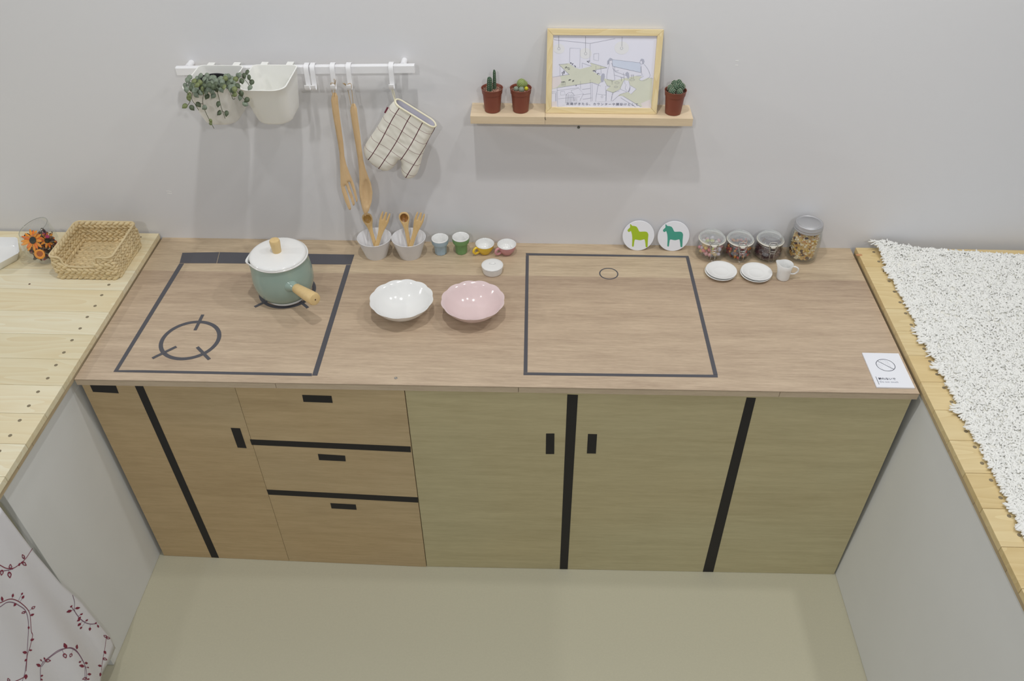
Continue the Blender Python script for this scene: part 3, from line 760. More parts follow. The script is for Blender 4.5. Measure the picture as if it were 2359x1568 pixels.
beaker(0.939, -0.062, 0.0575, M_blue, 'small faceted beaker glazed pale blue with a white inside')
beaker(1.005, -0.056, 0.0600, M_green, 'small faceted beaker glazed leaf green with a white inside')
def espresso(x, y, mt, label):
    r = thing('espresso_cup', label, 'cup', (x, y, 0.85), 'espresso cups')
    MB().lathe([(0, 0.001), (0.013, 0.0), (0.0165, 0.0008), (0.0180, 0.004), (0.0240, 0.012), (0.0285, 0.022), (0.0302, 0.033)], 48).build('outer_glaze', mt, r, ang=50)
    MB().lathe([(0.0302, 0.033), (0.0304, 0.0350), (0.0292, 0.0356), (0.0280, 0.0340), (0.0262, 0.022), (0.019, 0.009), (0, 0.006)], 48).build('inner_glaze', M_white, r, ang=70)
    a = radians(215); dv = Vector((cos(a), sin(a), 0))
    P = [dv * q + Vector((0, 0, z)) for q, z in ((0.026, 0.027), (0.034, 0.029), (0.041, 0.024), (0.042, 0.016), (0.036, 0.009), (0.029, 0.009), (0.021, 0.011))]
    MB().tube(smoothline(P, 5), 0.0041, 10).build('handle', mt, r, ang=80)
espresso(1.081, -0.055, M_yellow, 'small espresso cup glazed bright yellow with a white inside')
espresso(1.1515, -0.057, M_rose, 'small espresso cup glazed rose pink with a white inside')
ra = thing('lidded_ramekin', 'small round white pot with a lid in front of the espresso cups', 'pot', (1.1105, -0.160, 0.85))
MB().lathe([(0, 0.001), (0.028, 0), (0.0300, 0.0015), (0.0312, 0.006), (0.0336, 0.0235), (0.0325, 0.0240), (0.028, 0.006), (0, 0.004)], 56).build('body', M_white, ra, ang=60)
rl = MB().lathe([(0, 0.0240), (0.0330, 0.0242), (0.0340, 0.0250), (0.0340, 0.0268), (0.0325, 0.0282), (0.024, 0.0296), (0.012, 0.0300), (0, 0.0300)], 56).build('lid', M_white, ra, ang=60)
MB().blob((0, 0.001, 0.0312), (0.0105, 0.0042, 0.0040), n=16, m_=8).build('grip', M_white, rl, ang=80)

# ------------------------------------------------------------------ saucers and creamer
SPf = [(0, 0.0015), (0.022, 0.0015), (0.023, 0), (0.0255, 0), (0.0265, 0.0018), (0.038, 0.0052), (0.0470, 0.0098), (0.0475, 0.0106), (0.0465, 0.0110), (0.040, 0.0078), (0.030, 0.0046), (0.0235, 0.0036), (0.0215, 0.0038), (0.0195, 0.0030), (0, 0.0030)]
sa = MB().lathe(SPf, 64).build('saucer', M_white, ang=60); sa.location = (1.8185, -0.1530, 0.85)
G = 'white saucers stacked in twos'
tag(sa, 'under white saucer of the stack in front of the sweets jar', 'saucer', G)
for (x, y, z, lb) in ((1.8215, -0.1505, 0.8550, 'upper white saucer of the stack in front of the sweets jar'), (1.9265, -0.1580, 0.85, 'under white saucer of the stack beside the milk creamer'), (1.9290, -0.1555, 0.8550, 'upper white saucer of the stack beside the milk creamer')):
    c = sa.copy(); COL.objects.link(c); c.location = (x, y, z); c['label'] = lb
cj = thing('creamer', 'little white milk creamer with spout and handle beside the saucers', 'jug', (2.0085, -0.168, 0.85))
def spm(th, i, r, z):
    d = math.atan2(sin(th - radians(160)), cos(th - radians(160))); k = math.exp(-(d / 0.42) ** 2) * max(0, (z - 0.030) / 0.025)
    return r + 0.0085 * k, z + 0.0035 * k
MB().lathe([(0, 0.001), (0.0165, 0), (0.0190, 0.0012), (0.0198, 0.006), (0.0200, 0.022), (0.0208, 0.038), (0.0228, 0.0545), (0.0220, 0.0552), (0.0210, 0.0540), (0.0185, 0.034), (0.0178, 0.006), (0, 0.004)], 56, mod=spm).build('body', M_white, cj, ang=60)
a = radians(-12); dv = Vector((cos(a), sin(a), 0))
MB().tube(smoothline([dv * q + Vector((0, 0, z)) for q, z in ((0.020, 0.046), (0.028, 0.048), (0.0375, 0.043), (0.039, 0.033), (0.033, 0.024), (0.026, 0.021), (0.018, 0.021))], 5), 0.0027, 10).build('handle', M_white, cj, ang=80)

# ------------------------------------------------------------------ round coasters with horses
def coaster(cx_px, cy_px, mt, label, horse_px):
    th = radians(13); bot = Vector((0, -0.0315, 0.8503)); R_ = 0.0505
    cxw = ony(cx_px, cy_px, -0.020).x
    r = thing('round_coaster', label, 'coaster', (cxw, bot.y, bot.z), 'round horse coasters')
    up = Vector((0, sin(th), cos(th))); nf = Vector((0, -cos(th), sin(th))); c0 = up * R_ + nf * 0.001
    mb = MB(); n = 72
    for rr, dd in ((0, -0.004), (R_ - 0.0006, -0.004), (R_, -0.0034), (R_, -0.0006), (R_ - 0.0006, 0), (0, 0)):
        for j in range(n): mb.v.append(c0 + Vector((1, 0, 0)) * (rr * cos(2 * pi * j / n)) + up * (rr * sin(2 * pi * j / n)) + nf * dd)
    for i in range(5):
        for j in range(n): k = (j + 1) % n; mb.f.append((i * n + j, i * n + k, (i + 1) * n + k, (i + 1) * n + j)); mb.mi.append(0)
    mb.build('disc', M_card, r, ang=30)
    P = []
    for (x, y) in smoothline(horse_px, 3, True):
        u, v = 1430 + x / 13.876, 490 + y / 13.876
        p = on(u, v, wloc(r) + c0, nf) - wloc(r); P.append(p + nf * 0.0001)
    MB().prism(P, nf * 0.0002).build('horse_print', mt, r, smooth=False)
HP = [(300, 358), (335, 380), (368, 412), (440, 420), (505, 445), (545, 500), (575, 565), (605, 600), (700, 600), (790, 600), (850, 625), (882, 690), (878, 760), (866, 900), (858, 1080), (835, 1097), (800, 1088), (785, 960), (768, 870), (740, 848), (620, 875), (480, 852), (450, 865), (432, 930), (412, 1070), (390, 1078), (362, 1066), (366, 950), (368, 800), (358, 690), (335, 605), (318, 582), (262, 612), (232, 590), (216, 560), (240, 520), (290, 475), (302, 430)]
coaster(1471, 541, mat('lime_print', C(168, 196, 42), 0.5), 'round white coaster printed with a lime green horse leaning on the wall', HP)
coaster(1552, 541, mat('teal_print', C(72, 160, 140), 0.5), 'round white coaster printed with a teal horse leaning on the wall', [(x * 0.965 + 1140, y * 0.985 + 12) for x, y in HP])

# ------------------------------------------------------------------ clip-top jars
def clipjar(x, y, label):
    r = thing('clip_jar', label, 'jar', (x, y, 0.85), 'clip top jars')
    MB().lathe([(0, 0.0), (0.040, 0.0), (0.0450, 0.003), (0.0462, 0.010), (0.0455, 0.022), (0.0430, 0.038), (0.0400, 0.050), (0.0385, 0.056), (0.0400, 0.0575), (0.0400, 0.0610), (0.0360, 0.0612), (0.0355, 0.052), (0.0395, 0.036), (0.0425, 0.020), (0.0425, 0.010), (0.039, 0.0075), (0, 0.0070)], 56).build('glass_body', M_glass2, r, ang=60)
    MB().lathe([(0.0365, 0.0612), (0.0424, 0.0612), (0.0429, 0.0626), (0.0424, 0.0641), (0.0365, 0.0641)], 56).build('rubber_seal', M_rubber, r, ang=60)
    lid = MB().lathe([(0.0335, 0.0600), (0.0340, 0.0648), (0.0408, 0.0650), (0.0412, 0.0680), (0.0395, 0.0705), (0.034, 0.0740), (0.0310, 0.0790), (0.0290, 0.0800), (0.0265, 0.0785), (0.022, 0.0755), (0, 0.0745)], 56).build('glass_lid', M_glid, r, ang=60)
    W = 0.0010
    wires = MB()
    for z, rr in ((0.0545, 0.0392),):
        wires.tube([Vector((rr * cos(2 * pi * j / 40), rr * sin(2 * pi * j / 40), z)) for j in range(40)], W, 6, closed=True)
    wires.tube([Vector((0.0405 * cos(a), 0.0405 * sin(a), 0.0702)) for a in [radians(255 + t) for t in range(0, 31, 3)]], W, 6)
    wires.build('neck_wire', M_steel, r, ang=80)
    fr = -0.0435
    bail = MB()
    bail.tube(smoothline([(-0.011, fr + 0.006, 0.0735), (-0.0125, fr, 0.0700), (-0.0120, fr - 0.002, 0.060), (-0.0095, fr - 0.0025, 0.050), (0, fr - 0.003, 0.0475), (0.0095, fr - 0.0025, 0.050), (0.0120, fr - 0.002, 0.060), (0.0125, fr, 0.0700), (0.011, fr + 0.006, 0.0735), (0, fr + 0.0075, 0.0745), (-0.011, fr + 0.006, 0.0735)], 4), W * 1.25, 6)
    bail.tube(smoothline([(-0.0075, fr, 0.056), (-0.0090, fr - 0.003, 0.048), (-0.0060, fr - 0.004, 0.0415), (0.0060, fr - 0.004, 0.0415), (0.0090, fr - 0.003, 0.048), (0.0075, fr, 0.056)], 4), W * 1.25, 6)
    bail.build('bail', M_steel, r, ang=80)
    lv = MB(); fx = fr - 0.0042
    lv.tube([(-0.0062, fx, 0.046), (-0.0066, fx - 0.0035, 0.022), (-0.0066, fx - 0.0045, 0.0125), (0.0066, fx - 0.0045, 0.0125), (0.0066, fx - 0.0035, 0.022), (0.0062, fx, 0.046)], W, 6)
    lv.build('lever', M_steel, r, ang=80)
    MB().blob((0, fr - 0.0015, 0.0625), (0.0078, 0.0018, 0.0052), n=12, m_=6).build('seal_tab', M_rubber, r, ang=80)
    return r
J1, J2, J3 = Vector((1.8010, -0.0480, 0.85)), Vector((1.8890, -0.0510, 0.85)), Vector((1.9835, -0.0490, 0.85))
clipjar(J1.x, J1.y, 'clip top glass jar filled with pastel sweets, nearest the coasters')
clipjar(J2.x, J2.y, 'clip top glass jar of red and black jelly beans, middle of three')
clipjar(J3.x, J3.y, 'clip top glass jar of dark speckled beads, nearest the granola jar')
rj = random.Random(11)
def pieces(name, J, cols, size, n, label_tail, cat, group, rmax, z0, z1, sq=0.7):
    protos = []
    for k, (cn, cc, _lab) in enumerate(cols):
        mb = MB().blob((0, 0, 0), (size, size * sq, size * sq), n=8, m_=6); me_o = mb.build(name, mat(cn, cc, 0.3, sub=0.1), ang=80)
        protos.append(me_o)
    spots = []
    t = 0
    while len(spots) < n and t < 60000:
        t += 1
        a = rj.uniform(0, 2 * pi); rr = rmax * (1 - 0.5 * rj.random() ** 2.2); z = rj.uniform(z0, z1)
        p = Vector((rr * cos(a), rr * sin(a) , z))
        if all((p - q).length > size * 1.28 for q in spots): spots.append(p)
    used = set()
    for i, p in enumerate(spots):
        k = rj.randrange(len(cols))
        if k not in used: o = protos[k]; used.add(k)
        else: o = protos[k].copy(); COL.objects.link(o)
        o.location = J + p; o.rotation_euler = (rj.uniform(0, 3), rj.uniform(0, 3), rj.uniform(0, 6))
        o['label'] = cols[k][2] + ' ' + label_tail; o['category'] = cat; o['group'] = group
    for k, o in enumerate(protos):
        if k not in used: bpy.data.objects.remove(o)
pieces('sweet', J1, [('lime_sugar', C(214, 222, 120), 'lime'), ('white_sugar', C(240, 236, 240), 'white'), ('pink_sugar', C(236, 184, 190), 'pink'), ('peach_sugar', C(240, 206, 140), 'peach yellow'), ('lilac_sugar', C(228, 220, 236), 'lilac'), ('coral_sugar', C(226, 140, 146), 'coral')], 0.0088, 46, 'pastel sweet inside the clip top jar nearest the coasters', 'sweet', 'pastel sweets in the jar', 0.0325, 0.0145, 0.0440)
pieces('jelly_bean', J2, [('red_bean', C(168, 40, 44), 'bright red'), ('dark_bean', C(44, 46, 56), 'black'), ('wine_bean', C(120, 26, 36), 'wine red'), ('blue_black_bean', C(52, 62, 78), 'dark blue'), ('amber_bean', C(206, 130, 40), 'amber'), ('scarlet_bean', C(190, 60, 58), 'light red')], 0.0062, 130, 'glossy jelly bean inside the middle clip top jar', 'jelly bean', 'jelly beans in the jar', 0.0340, 0.0135, 0.0490)
# loose grains
def grains(name, J, cols, n, size, rf, z0, z1, label, cat, seed, core=None):
    rg_ = random.Random(seed); mb = MB()
    for i in range(n):
        z = rg_.uniform(z0, z1); R_ = rf(z); a = rg_.uniform(0, 2 * pi)
        top = z > z1 - size * 1.5
        rr = R_ * (sqrt(rg_.random()) if (top or rg_.random() < 0.12) else rg_.uniform(0.93, 1.0)) - size * 0.6
        M = Matrix.Rotation(rg_.uniform(0, 3), 4, 'X') @ Matrix.Rotation(rg_.uniform(0, 3), 4, 'Z')
        k = rg_.random(); mi = next(q for q in range(len(cols)) if k <= sum(c[2] for c in cols[:q + 1]) + 1e-6 or q == len(cols) - 1)
        s_ = size * rg_.uniform(0.7, 1.25) * (cols[mi][3] if len(cols[mi]) > 3 else 1)
        mb.blob((rr * cos(a), rr * sin(a), z), (s_, s_ * 0.72, s_ * 0.6), M=M, n=6, m_=4, mi=mi)
    if core:
        mb.lathe([(0, z0 - size * .5)] + [(rf(z0 + (z1 - z0) * t) - size * 0.9, z0 + (z1 - z0) * t) for t in (0, .25, .5, .75, 1)] + [(0, z1)], 24, mi=0)
    o = mb.build(name, [mat(c[0], c[1], 0.6) for c in cols], ang=80); o.location = J
    return tag(o, label, cat, kind='stuff')
grains('bead_filling', J3, [('dark_bead', C(84, 58, 62), 0.45), ('wine_bead', C(112, 70, 74), 0.25), ('grey_bead', C(168, 156, 154), 0.14, 0.8), ('black_bead', C(50, 36, 40), 0.16)], 2300, 0.0021, lambda z: 0.0405 - max(0, z - 0.030) * 0.22, 0.0095, 0.052, 'fine dark red and grey beads filling the clip top jar', 'beads', 5, core=True)

# ------------------------------------------------------------------ tall granola jar
JG = Vector((2.0905, -0.0500, 0.85))
gj = thing('granola_jar', 'tall clear glass jar of granola with a silver screw lid', 'jar', JG)
MB().lathe([(0, 0.0), (0.040, 0.0), (0.0470, 0.004), (0.0485, 0.012), (0.0485, 0.075), (0.0470, 0.092), (0.0425, 0.105), (0.0385, 0.112), (0.0385, 0.126), (0.0365, 0.126), (0.0365, 0.112), (0.0400, 0.104), (0.0450, 0.090), (0.0460, 0.075), (0.0460, 0.014), (0.043, 0.009), (0, 0.008)], 64).build('glass_body', M_glass2, gj, ang=60)
MB().lathe([(0.0395, 0.1065), (0.0428, 0.1065), (0.0436, 0.1080), (0.0436, 0.1105), (0.0422, 0.1125), (0.0422, 0.1140), (0.0434, 0.1155), (0.0434, 0.1175), (0.0420, 0.1195), (0.0420, 0.1255), (0.0412, 0.1285), (0.0395, 0.1296), (0.0375, 0.1296), (0.0362, 0.1282), (0.0345, 0.1278), (0.0335, 0.1286), (0, 0.1286)], 64).build('screw_lid', M_lid, gj, ang=50)
grains('granola', JG, [('oat', C(224, 192, 120), 0.46), ('toasted_oat', C(196, 138, 66), 0.20), ('raisin', C(66, 38, 40), 0.07, 1.5), ('pale_flake', C(236, 224, 192), 0.17, 1.3), ('yellow_flake', C(222, 186, 60), 0.10)], 1150, 0.0042, lambda z: 0.0385 if z < 0.080 else 0.0385 - (z - 0.080) * 0.25, 0.0125, 0.105, 'golden granola with oats, raisins and flakes filling the tall jar', 'granola', 9, core=True)

# ------------------------------------------------------------------ sign card
sg = thing('sign_card', 'white sign card with a crossed out hand and do not touch text', 'sign', (2.20, -0.577, 0.8502))
CP = [onz(1985.2, 812, 0.8545), onz(2069.5, 812.6, 0.8545), onz(2107, 891.3, 0.8545), onz(2021, 891.3, 0.8545)]
x0c = (CP[0].x + CP[3].x) / 2; x1c = (CP[1].x + CP[2].x) / 2; yA = CP[0].y; yB = CP[3].y
MB().box((x0c, yB, 0.8503), (x1c, yA, 0.8545)).build('card', M_card, sg, world=True, smooth=False)
def cardpt(x, y, z=0.8546):
    p = onz(1960 + x / 12.061, 790 + y / 12.061, 0.8545); p.z = z; return p
UZ = Vector((0, 0, 1))
ccn = cardpt(966, 612); cr_ = 0.0245
mb = MB(); ribbon(mb, [(ccn.x + cr_ * cos(2 * pi * t / 60), ccn.y + cr_ * 0.96 * sin(2 * pi * t / 60)) for t in range(61)], 0.0016, lambda x, y: Vector((x, y, 0.8547)), UZ)
d_ = Vector((cos(radians(-43)), sin(radians(-43)))) * cr_
ribbon(mb, [(ccn.x - d_.x, ccn.y - d_.y), (ccn.x + d_.x, ccn.y + d_.y)], 0.0015, lambda x, y: Vector((x, y, 0.8548)), UZ)
a, b = cardpt(693, 930), cardpt(798, 1152)
ribbon(mb, [(a.x, a.y), (a.x, b.y)], 0.0012, lambda x, y: Vector((x, y, 0.8547)), UZ)
mb.build('prohibition_symbol', M_ink2, sg, world=True, smooth=False)
mb = MB()
ribbon(mb, smoothline([(890, 635), (830, 608), (752, 582), (748, 600), (830, 660), (935, 765), (1060, 770), (1118, 745), (1100, 660), (1050, 560), (1000, 505), (945, 480), (880, 465), (820, 490), (860, 540), (905, 580)], 4), 0.0007, lambda x, y: cardpt(x, y, 0.8547), UZ)
for L_ in ([(880, 480), (930, 560)], [(945, 490), (985, 580)], [(1000, 515), (1035, 605)]): ribbon(mb, L_, 0.0006, lambda x, y: cardpt(x, y, 0.8547), UZ)
mb.build('hand_drawing', M_pale, sg, world=True, smooth=False)
def loc_text(p, par): return Matrix.Translation(p - wloc(par))
textmesh('japanese_lettering', '触れないで', 0.0092, M_ink2, sg, loc_text(Vector((a.x + 0.0045, cardpt(790, 1012).y, 0.8547)), sg), bold=0.00022)
textmesh('latin_lettering', 'Do not touch', 0.0088, M_ink, sg, loc_text(Vector((a.x + 0.0048, cardpt(835, 1095).y, 0.8547)), sg))

# ------------------------------------------------------------------ hanging rail, bins, hooks
R0, R1 = Vector((0.234, -0.045, 1.4430)), Vector((0.902, -0.045, 1.4565))
def railz(x): return R0.z + (R1.z - R0.z) * (x - R0.x) / (R1.x - R0.x)
rail = thing('wall_rail', 'white metal rail fixed to the wall on two round pegs', 'rail', (0.568, 0, 1.45))
_e = [R0 + Vector((0, dy, dz)) for dy, dz in ((-0.0075, -0.0115), (-0.0075, 0.0085), (-0.0055, 0.0112), (0.0055, 0.0112), (0.0075, 0.0085), (0.0075, -0.0085), (0.0050, -0.0115))]
MB().prism(_e, R1 - R0).build('bar', M_metalw, rail, world=True, smooth=False, bevel=0.0008)
for x in (0.262, 0.868):
    z = railz(x)
    MB().tube([(x, -0.0005, z + 0.003), (x, -0.036, z + 0.003)], 0.0088, 24).build('peg', M_metalw, rail, world=True, ang=50)
def bin_(cx, label):
    ztop = railz(cx) + 0.020
    r = thing('rail_bin', label, 'bin', (cx, -0.062, ztop - 0.122), 'plastic bins on the rail')
    def sec(t, ins=0.0):
        """rounded rectangle at height fraction t"""
        hw = 0.0475 + 0.0145 * t - ins; yb = -0.061 - ins; yf = -0.178 - 0.048 * t + ins
        rb, rf = 0.010 + 0.004 * t, 0.034; pts = []
        for (cx_, cy_, rad, a0) in ((hw - rb, yb - rb, rb, 0), (-hw + rb, yb - rb, rb, 90), (-hw + rf, yf + rf, rf, 180), (hw - rf, yf + rf, rf, 270)):
            for k in range(8):
                an = radians(a0 + 90 * k / 7); pts.append((cx_ + rad * cos(an), cy_ + rad * sin(an)))
        return pts
    z0 = ztop - 0.122
    mb = MB(); rows = []
    def put(t, ins, z):
        row = []
        for (x, y) in sec(t, ins): row.append(len(mb.v)); mb.v.append(Vector((cx + x, y, z)))
        rows.append(row)
    put(0, 0.030, z0); put(0, 0.006, z0); put(0.0, 0.001, z0 + 0.004); put(0.05, 0, z0 + 0.010)
    for t in (0.25, 0.5, 0.75, 0.97): put(t, 0, z0 + 0.122 * t)
    put(0.985, -0.0014, z0 + 0.1205); put(1.0, -0.0012, ztop); put(1.0, 0.0022, ztop)
    for t in (0.9, 0.6, 0.3, 0.06): put(t, 0.0024, z0 + 0.122 * t)
    put(0, 0.008, z0 + 0.005); put(0, 0.030, z0 + 0.004)
    for A, B in zip(rows, rows[1:]):
        for j in range(32): k = (j + 1) % 32; mb.f.append((A[k], A[j], B[j], B[k])); mb.mi.append(0)
    mb.f.append(tuple(rows[0])); mb.f.append(tuple(rows[-1][::-1])); mb.mi += [0, 0]
    mb.build('tub', M_plas, r, world=True, ang=60)
    for s_ in (-0.036, 0.036):
        x = cx + s_; zr = railz(x)
        pr = [(-0.0605, ztop - 0.012), (-0.0605, zr + 0.0155), (-0.055, zr + 0.0172), (-0.034, zr + 0.0172), (-0.0312, zr + 0.0150), (-0.0312, zr + 0.002), (-0.0326, zr + 0.002), (-0.0326, zr + 0.0140), (-0.036, zr + 0.0148), (-0.0545, zr + 0.0148), (-0.0588, zr + 0.0135), (-0.0588, ztop - 0.012)]
        MB().prism([(x - 0.009, y, z) for y, z in pr], (0.018, 0, 0)).build('hook_tab', M_plas, r, world=True, ang=30)
    return r, ztop
b1, zt1 = bin_(0.3705, 'white plastic bin on the rail with a trailing plant inside')
b2, zt2 = bin_(0.5205, 'empty white plastic bin on the rail beside the plant')
def hook(px, label):
    p = ony(px, 165, -0.058); x = p.x; zr = railz(x)
    r = thing('rail_hook', label, 'hook', (x, -0.045, zr), 'white hooks on the rail')
    T = 0.0024
    path = smoothline([(-0.0315, zr - 0.001), (-0.0315, zr + 0.008), (-0.0355, zr + 0.0135), (-0.045, zr + 0.0145), (-0.0545, zr + 0.0125), (-0.0588, zr + 0.004), (-0.0595, zr - 0.012), (-0.0600, zr - 0.032), (-0.0620, zr - 0.0425), (-0.0680, zr - 0.0485), (-0.0745, zr - 0.0470), (-0.0785, zr - 0.0400), (-0.0800, zr - 0.0320)], 3)
    mb = MB(); W = 0.0066; n = len(path); L_ = []; Rr = []
    for i, q in enumerate(path):
        a = path[max(0, i - 1)]; b = path[min(n - 1, i + 1)]; t = (Vector(b) - Vector(a)).normalized(); nn = Vector((-t.y, t.x)) * T / 2
        L_.append(Vector(q) + nn); Rr.append(Vector(q) - nn)
    for i in range(n):
        for s_ in (-W, W):
            mb.v.append(Vector((x + s_, L_[i].x, L_[i].y))); mb.v.append(Vector((x + s_, Rr[i].x, Rr[i].y)))
    for i in range(n - 1):
        a = i * 4; b = a + 4
        for (p_, q_) in ((0, 1), (1, 3), (3, 2), (2, 0)): mb.f.append((a + p_, a + q_, b + q_, b + p_)); mb.mi.append(0)
    mb.f.append((0, 2, 3, 1)); e = (n - 1) * 4; mb.f.append((e, e + 1, e + 3, e + 2)); mb.mi += [0, 0]
    o = mb.build('strap', M_metalw, r, world=True, ang=50)
    return r, x, zr
hook(706, 'empty white hook on the rail beside the empty bin')
hook(720, 'empty white hook on the rail beside the fork hook')
hkF = hook(766, 'white hook on the rail that carries the wooden fork')
hkS = hook(803, 'white hook on the rail that carries the wooden spoon')
hkM = hook(901, 'white hook on the rail that carries the oven mitt')

# ------------------------------------------------------------------ big wooden fork and spoon
def z2(x, y, yp): return ony(690 + x / 3.92, 110 + y / 3.92, yp)
YP = -0.072
forkpx = [(290, 440), (285, 475), (300, 600), (325, 740), (345, 850), (360, 950), (365, 1040), (370, 1150), (373, 1230), (388, 1290), (420, 1370), (453, 1430), (468, 1437), (476, 1420), (458, 1365), (430, 1295), (412, 1248), (414, 1234), (424, 1240), (445, 1290), (470, 1350), (488, 1396), (500, 1402), (507, 1385), (485, 1320), (460, 1262), (442, 1215), (444, 1204), (456, 1208), (480, 1262), (502, 1320), (518, 1370), (527, 1370), (532, 1355), (515, 1290), (492, 1220), (452, 1130), (422, 1050), (406, 980), (396, 860), (382, 760), (364, 620), (350, 500), (346, 440), (330, 405), (304, 405)]
fo = thing('serving_fork', 'long beech serving fork hanging from the rail by twine', 'fork', z2(380, 900, YP))
def plF(x, y, h): 
    p = z2(x, y, YP); k = max(0, (y - 1050) / 380); p.y -= h * (1 - 0.45 * k) + 0.018 * k * k; return p
mb = MB(); pillow(mb, forkpx, 16, plF, 0.0055, 24); mb.build('handle_and_prongs', M_beech, fo, world=True, ang=60)
spoonpx = [(462, 535), (457, 570), (480, 720), (505, 870), (525, 990), (535, 1080), (541, 1180), (540, 1280), (548, 1350), (570, 1430), (590, 1478), (603, 1497), (616, 1478), (632, 1450), (655, 1380), (661, 1300), (646, 1220), (620, 1160), (595, 1090), (575, 1010), (560, 900), (545, 760), (526, 620), (518, 545), (500, 503), (476, 503)]
spn = thing('serving_spoon', 'long beech serving spoon hanging from the rail by twine', 'spoon', z2(550, 900, YP))
def plS(x, y, h):
    p = z2(x, y, YP); k = max(0, (y - 1100) / 380); dish = 0
    e = ((x - 612 - (y - 1290) * 0.06) / 42) ** 2 + ((y - 1300) / 125) ** 2
    if e < 1: dish = 0.0085 * (1 - e) ** 0.6
    p.y += -h * (1 - 0.2 * k) - 0.014 * k * k + dish; return p
mb = MB(); pillow(mb, spoonpx, 13, plS, 0.0060, 26); mb.build('handle_and_bowl', M_beech, spn, world=True, ang=60)
def zpt(x, y, yp): return z2(x, y, yp)
MB().tube(smoothline([zpt(300, 425, YP - 0.007), zpt(285, 345, -0.070), zpt(283, 322, -0.0685), zpt(300, 318, -0.0695), zpt(320, 330, -0.072), zpt(320, 380, -0.076), zpt(314, 440, YP - 0.0068)], 4), 0.0009, 6).build('twine_loop', M_twine, fo, world=True, ang=80)
MB().tube(smoothline([zpt(321, 335, -0.0725), zpt(315, 300, -0.078), zpt(312, 280, -0.081)], 3), 0.0009, 6).tube([zpt(321, 335, -0.0725), zpt(326, 290, -0.081)], 0.0009, 6).build('twine_knot', M_twine, fo, world=True, ang=80)
MB().tube(smoothline([zpt(466, 520, YP - 0.007), zpt(450, 440, -0.072), zpt(432, 350, -0.0690), zpt(445, 324, -0.0680), zpt(466, 330, -0.069), zpt(474, 400, -0.073), zpt(486, 525, YP - 0.0068)], 4), 0.0009, 6).build('twine_loop', M_twine, spn, world=True, ang=80)
MB().tube([zpt(432, 348, -0.072), zpt(392, 320, -0.080)], 0.0011, 6).blob(zpt(432, 348, -0.072), 0.0022, n=6, m_=4).tube([zpt(432, 348, -0.072), zpt(405, 318, -0.084)], 0.0008, 6).build('twine_knot', M_twine, spn, world=True, ang=80)

# ------------------------------------------------------------------ oven mitt
YM = -0.068
def z7(x, y, yp=YM): return ony(820 + x / 7.125, 200 + y / 7.125, yp)
mitt = thing('oven_mitt', 'cream oven mitt with dark red check hanging by its loop', 'oven mitt', z7(640, 800))
cuffA, cuffB = (640, 222), (1312, 640)
mo = [cuffA] + [(cuffA[0] + (cuffB[0] - cuffA[0]) * t / 14, cuffA[1] + (cuffB[1] - cuffA[1]) * t / 14) for t in range(1, 14)] + [cuffB]
nc = len(mo) - 1
side = smoothline([(1312, 640), (1285, 710), (1230, 800), (1165, 930), (1120, 1050), (1085, 1150), (1060, 1260), (1030, 1360), (985, 1445), (930, 1490), (860, 1497), (790, 1470), (750, 1410), (742, 1330), (745, 1240), (722, 1192), (690, 1205), (655, 1265), (615, 1315), (550, 1362), (460, 1368), (370, 1335), (270, 1270), (195, 1190), (145, 1120), (128, 1060), (142, 980), (200, 870), (300, 730), (400, 570), (480, 430), (560, 300), (640, 222)], 2)
mo += [tuple(p) for p in side[1:-1]]
def uvm(x, y):
    dx, dy = x - 640, y - 215; u_ = dx * .86 + dy * .512; v_ = -dx * .512 + dy * .86
    wob = 10 * sin(v_ / 160 + u_ / 300)
    return ((u_ - 120.8 + wob) / 226, (v_ - 145 + 14 * sin(u_ / 130)) / 185)
def plM(x, y, h):
    p = z7(x, y); n_ = noise.noise(Vector((x / 170, y / 60 - x / 90, 0 if h > 0 else 5)))
    p.y -= h + (0.0022 * n_ if abs(h) > 0.006 else 0); return p
mtc, N, L, B = newmat('checked_quilt'); B.inputs['Roughness'].default_value = 0.9; B.inputs['Specular IOR Level'].default_value = 0.1
uv = N.new('ShaderNodeUVMap'); sp_ = N.new('ShaderNodeSeparateXYZ'); L.new(uv.outputs[0], sp_.inputs[0])
def lines(out, wd):
    a = N.new('ShaderNodeMath'); a.operation = 'ADD'; a.inputs[1].default_value = 20.5; L.new(out, a.inputs[0])
    f = N.new('ShaderNodeMath'); f.operation = 'FRACT'; L.new(a.outputs[0], f.inputs[0])
    s_ = N.new('ShaderNodeMath'); s_.operation = 'SUBTRACT'; s_.inputs[1].default_value = 0.5; L.new(f.outputs[0], s_.inputs[0])
    b = N.new('ShaderNodeMath'); b.operation = 'ABSOLUTE'; L.new(s_.outputs[0], b.inputs[0])
    c = N.new('ShaderNodeMath'); c.operation = 'LESS_THAN'; c.inputs[1].default_value = wd; L.new(b.outputs[0], c.inputs[0]); return c.outputs[0]
la, lb = lines(sp_.outputs[0], 0.030), lines(sp_.outputs[1], 0.022)
m1 = N.new('ShaderNodeMix'); m1.data_type = 'RGBA'; m1.inputs[6].default_value = C(238, 235, 224); m1.inputs[7].default_value = C(180, 160, 156); L.new(lb, m1.inputs[0])
m2 = N.new('ShaderNodeMix'); m2.data_type = 'RGBA'; m2.inputs[7].default_value = C(96, 48, 58); L.new(m1.outputs[2], m2.inputs[6]); L.new(la, m2.inputs[0]); L.new(m2.outputs[2], B.inputs['Base Color'])
mb = MB(); TH, DD = 0.021, 135
pillow(mb, mo, 34, plM, TH, DD, open_edges=tuple(range(nc)), uvf=uvm)
mb.build('quilted_body', mtc, mitt, world=True, ang=75)
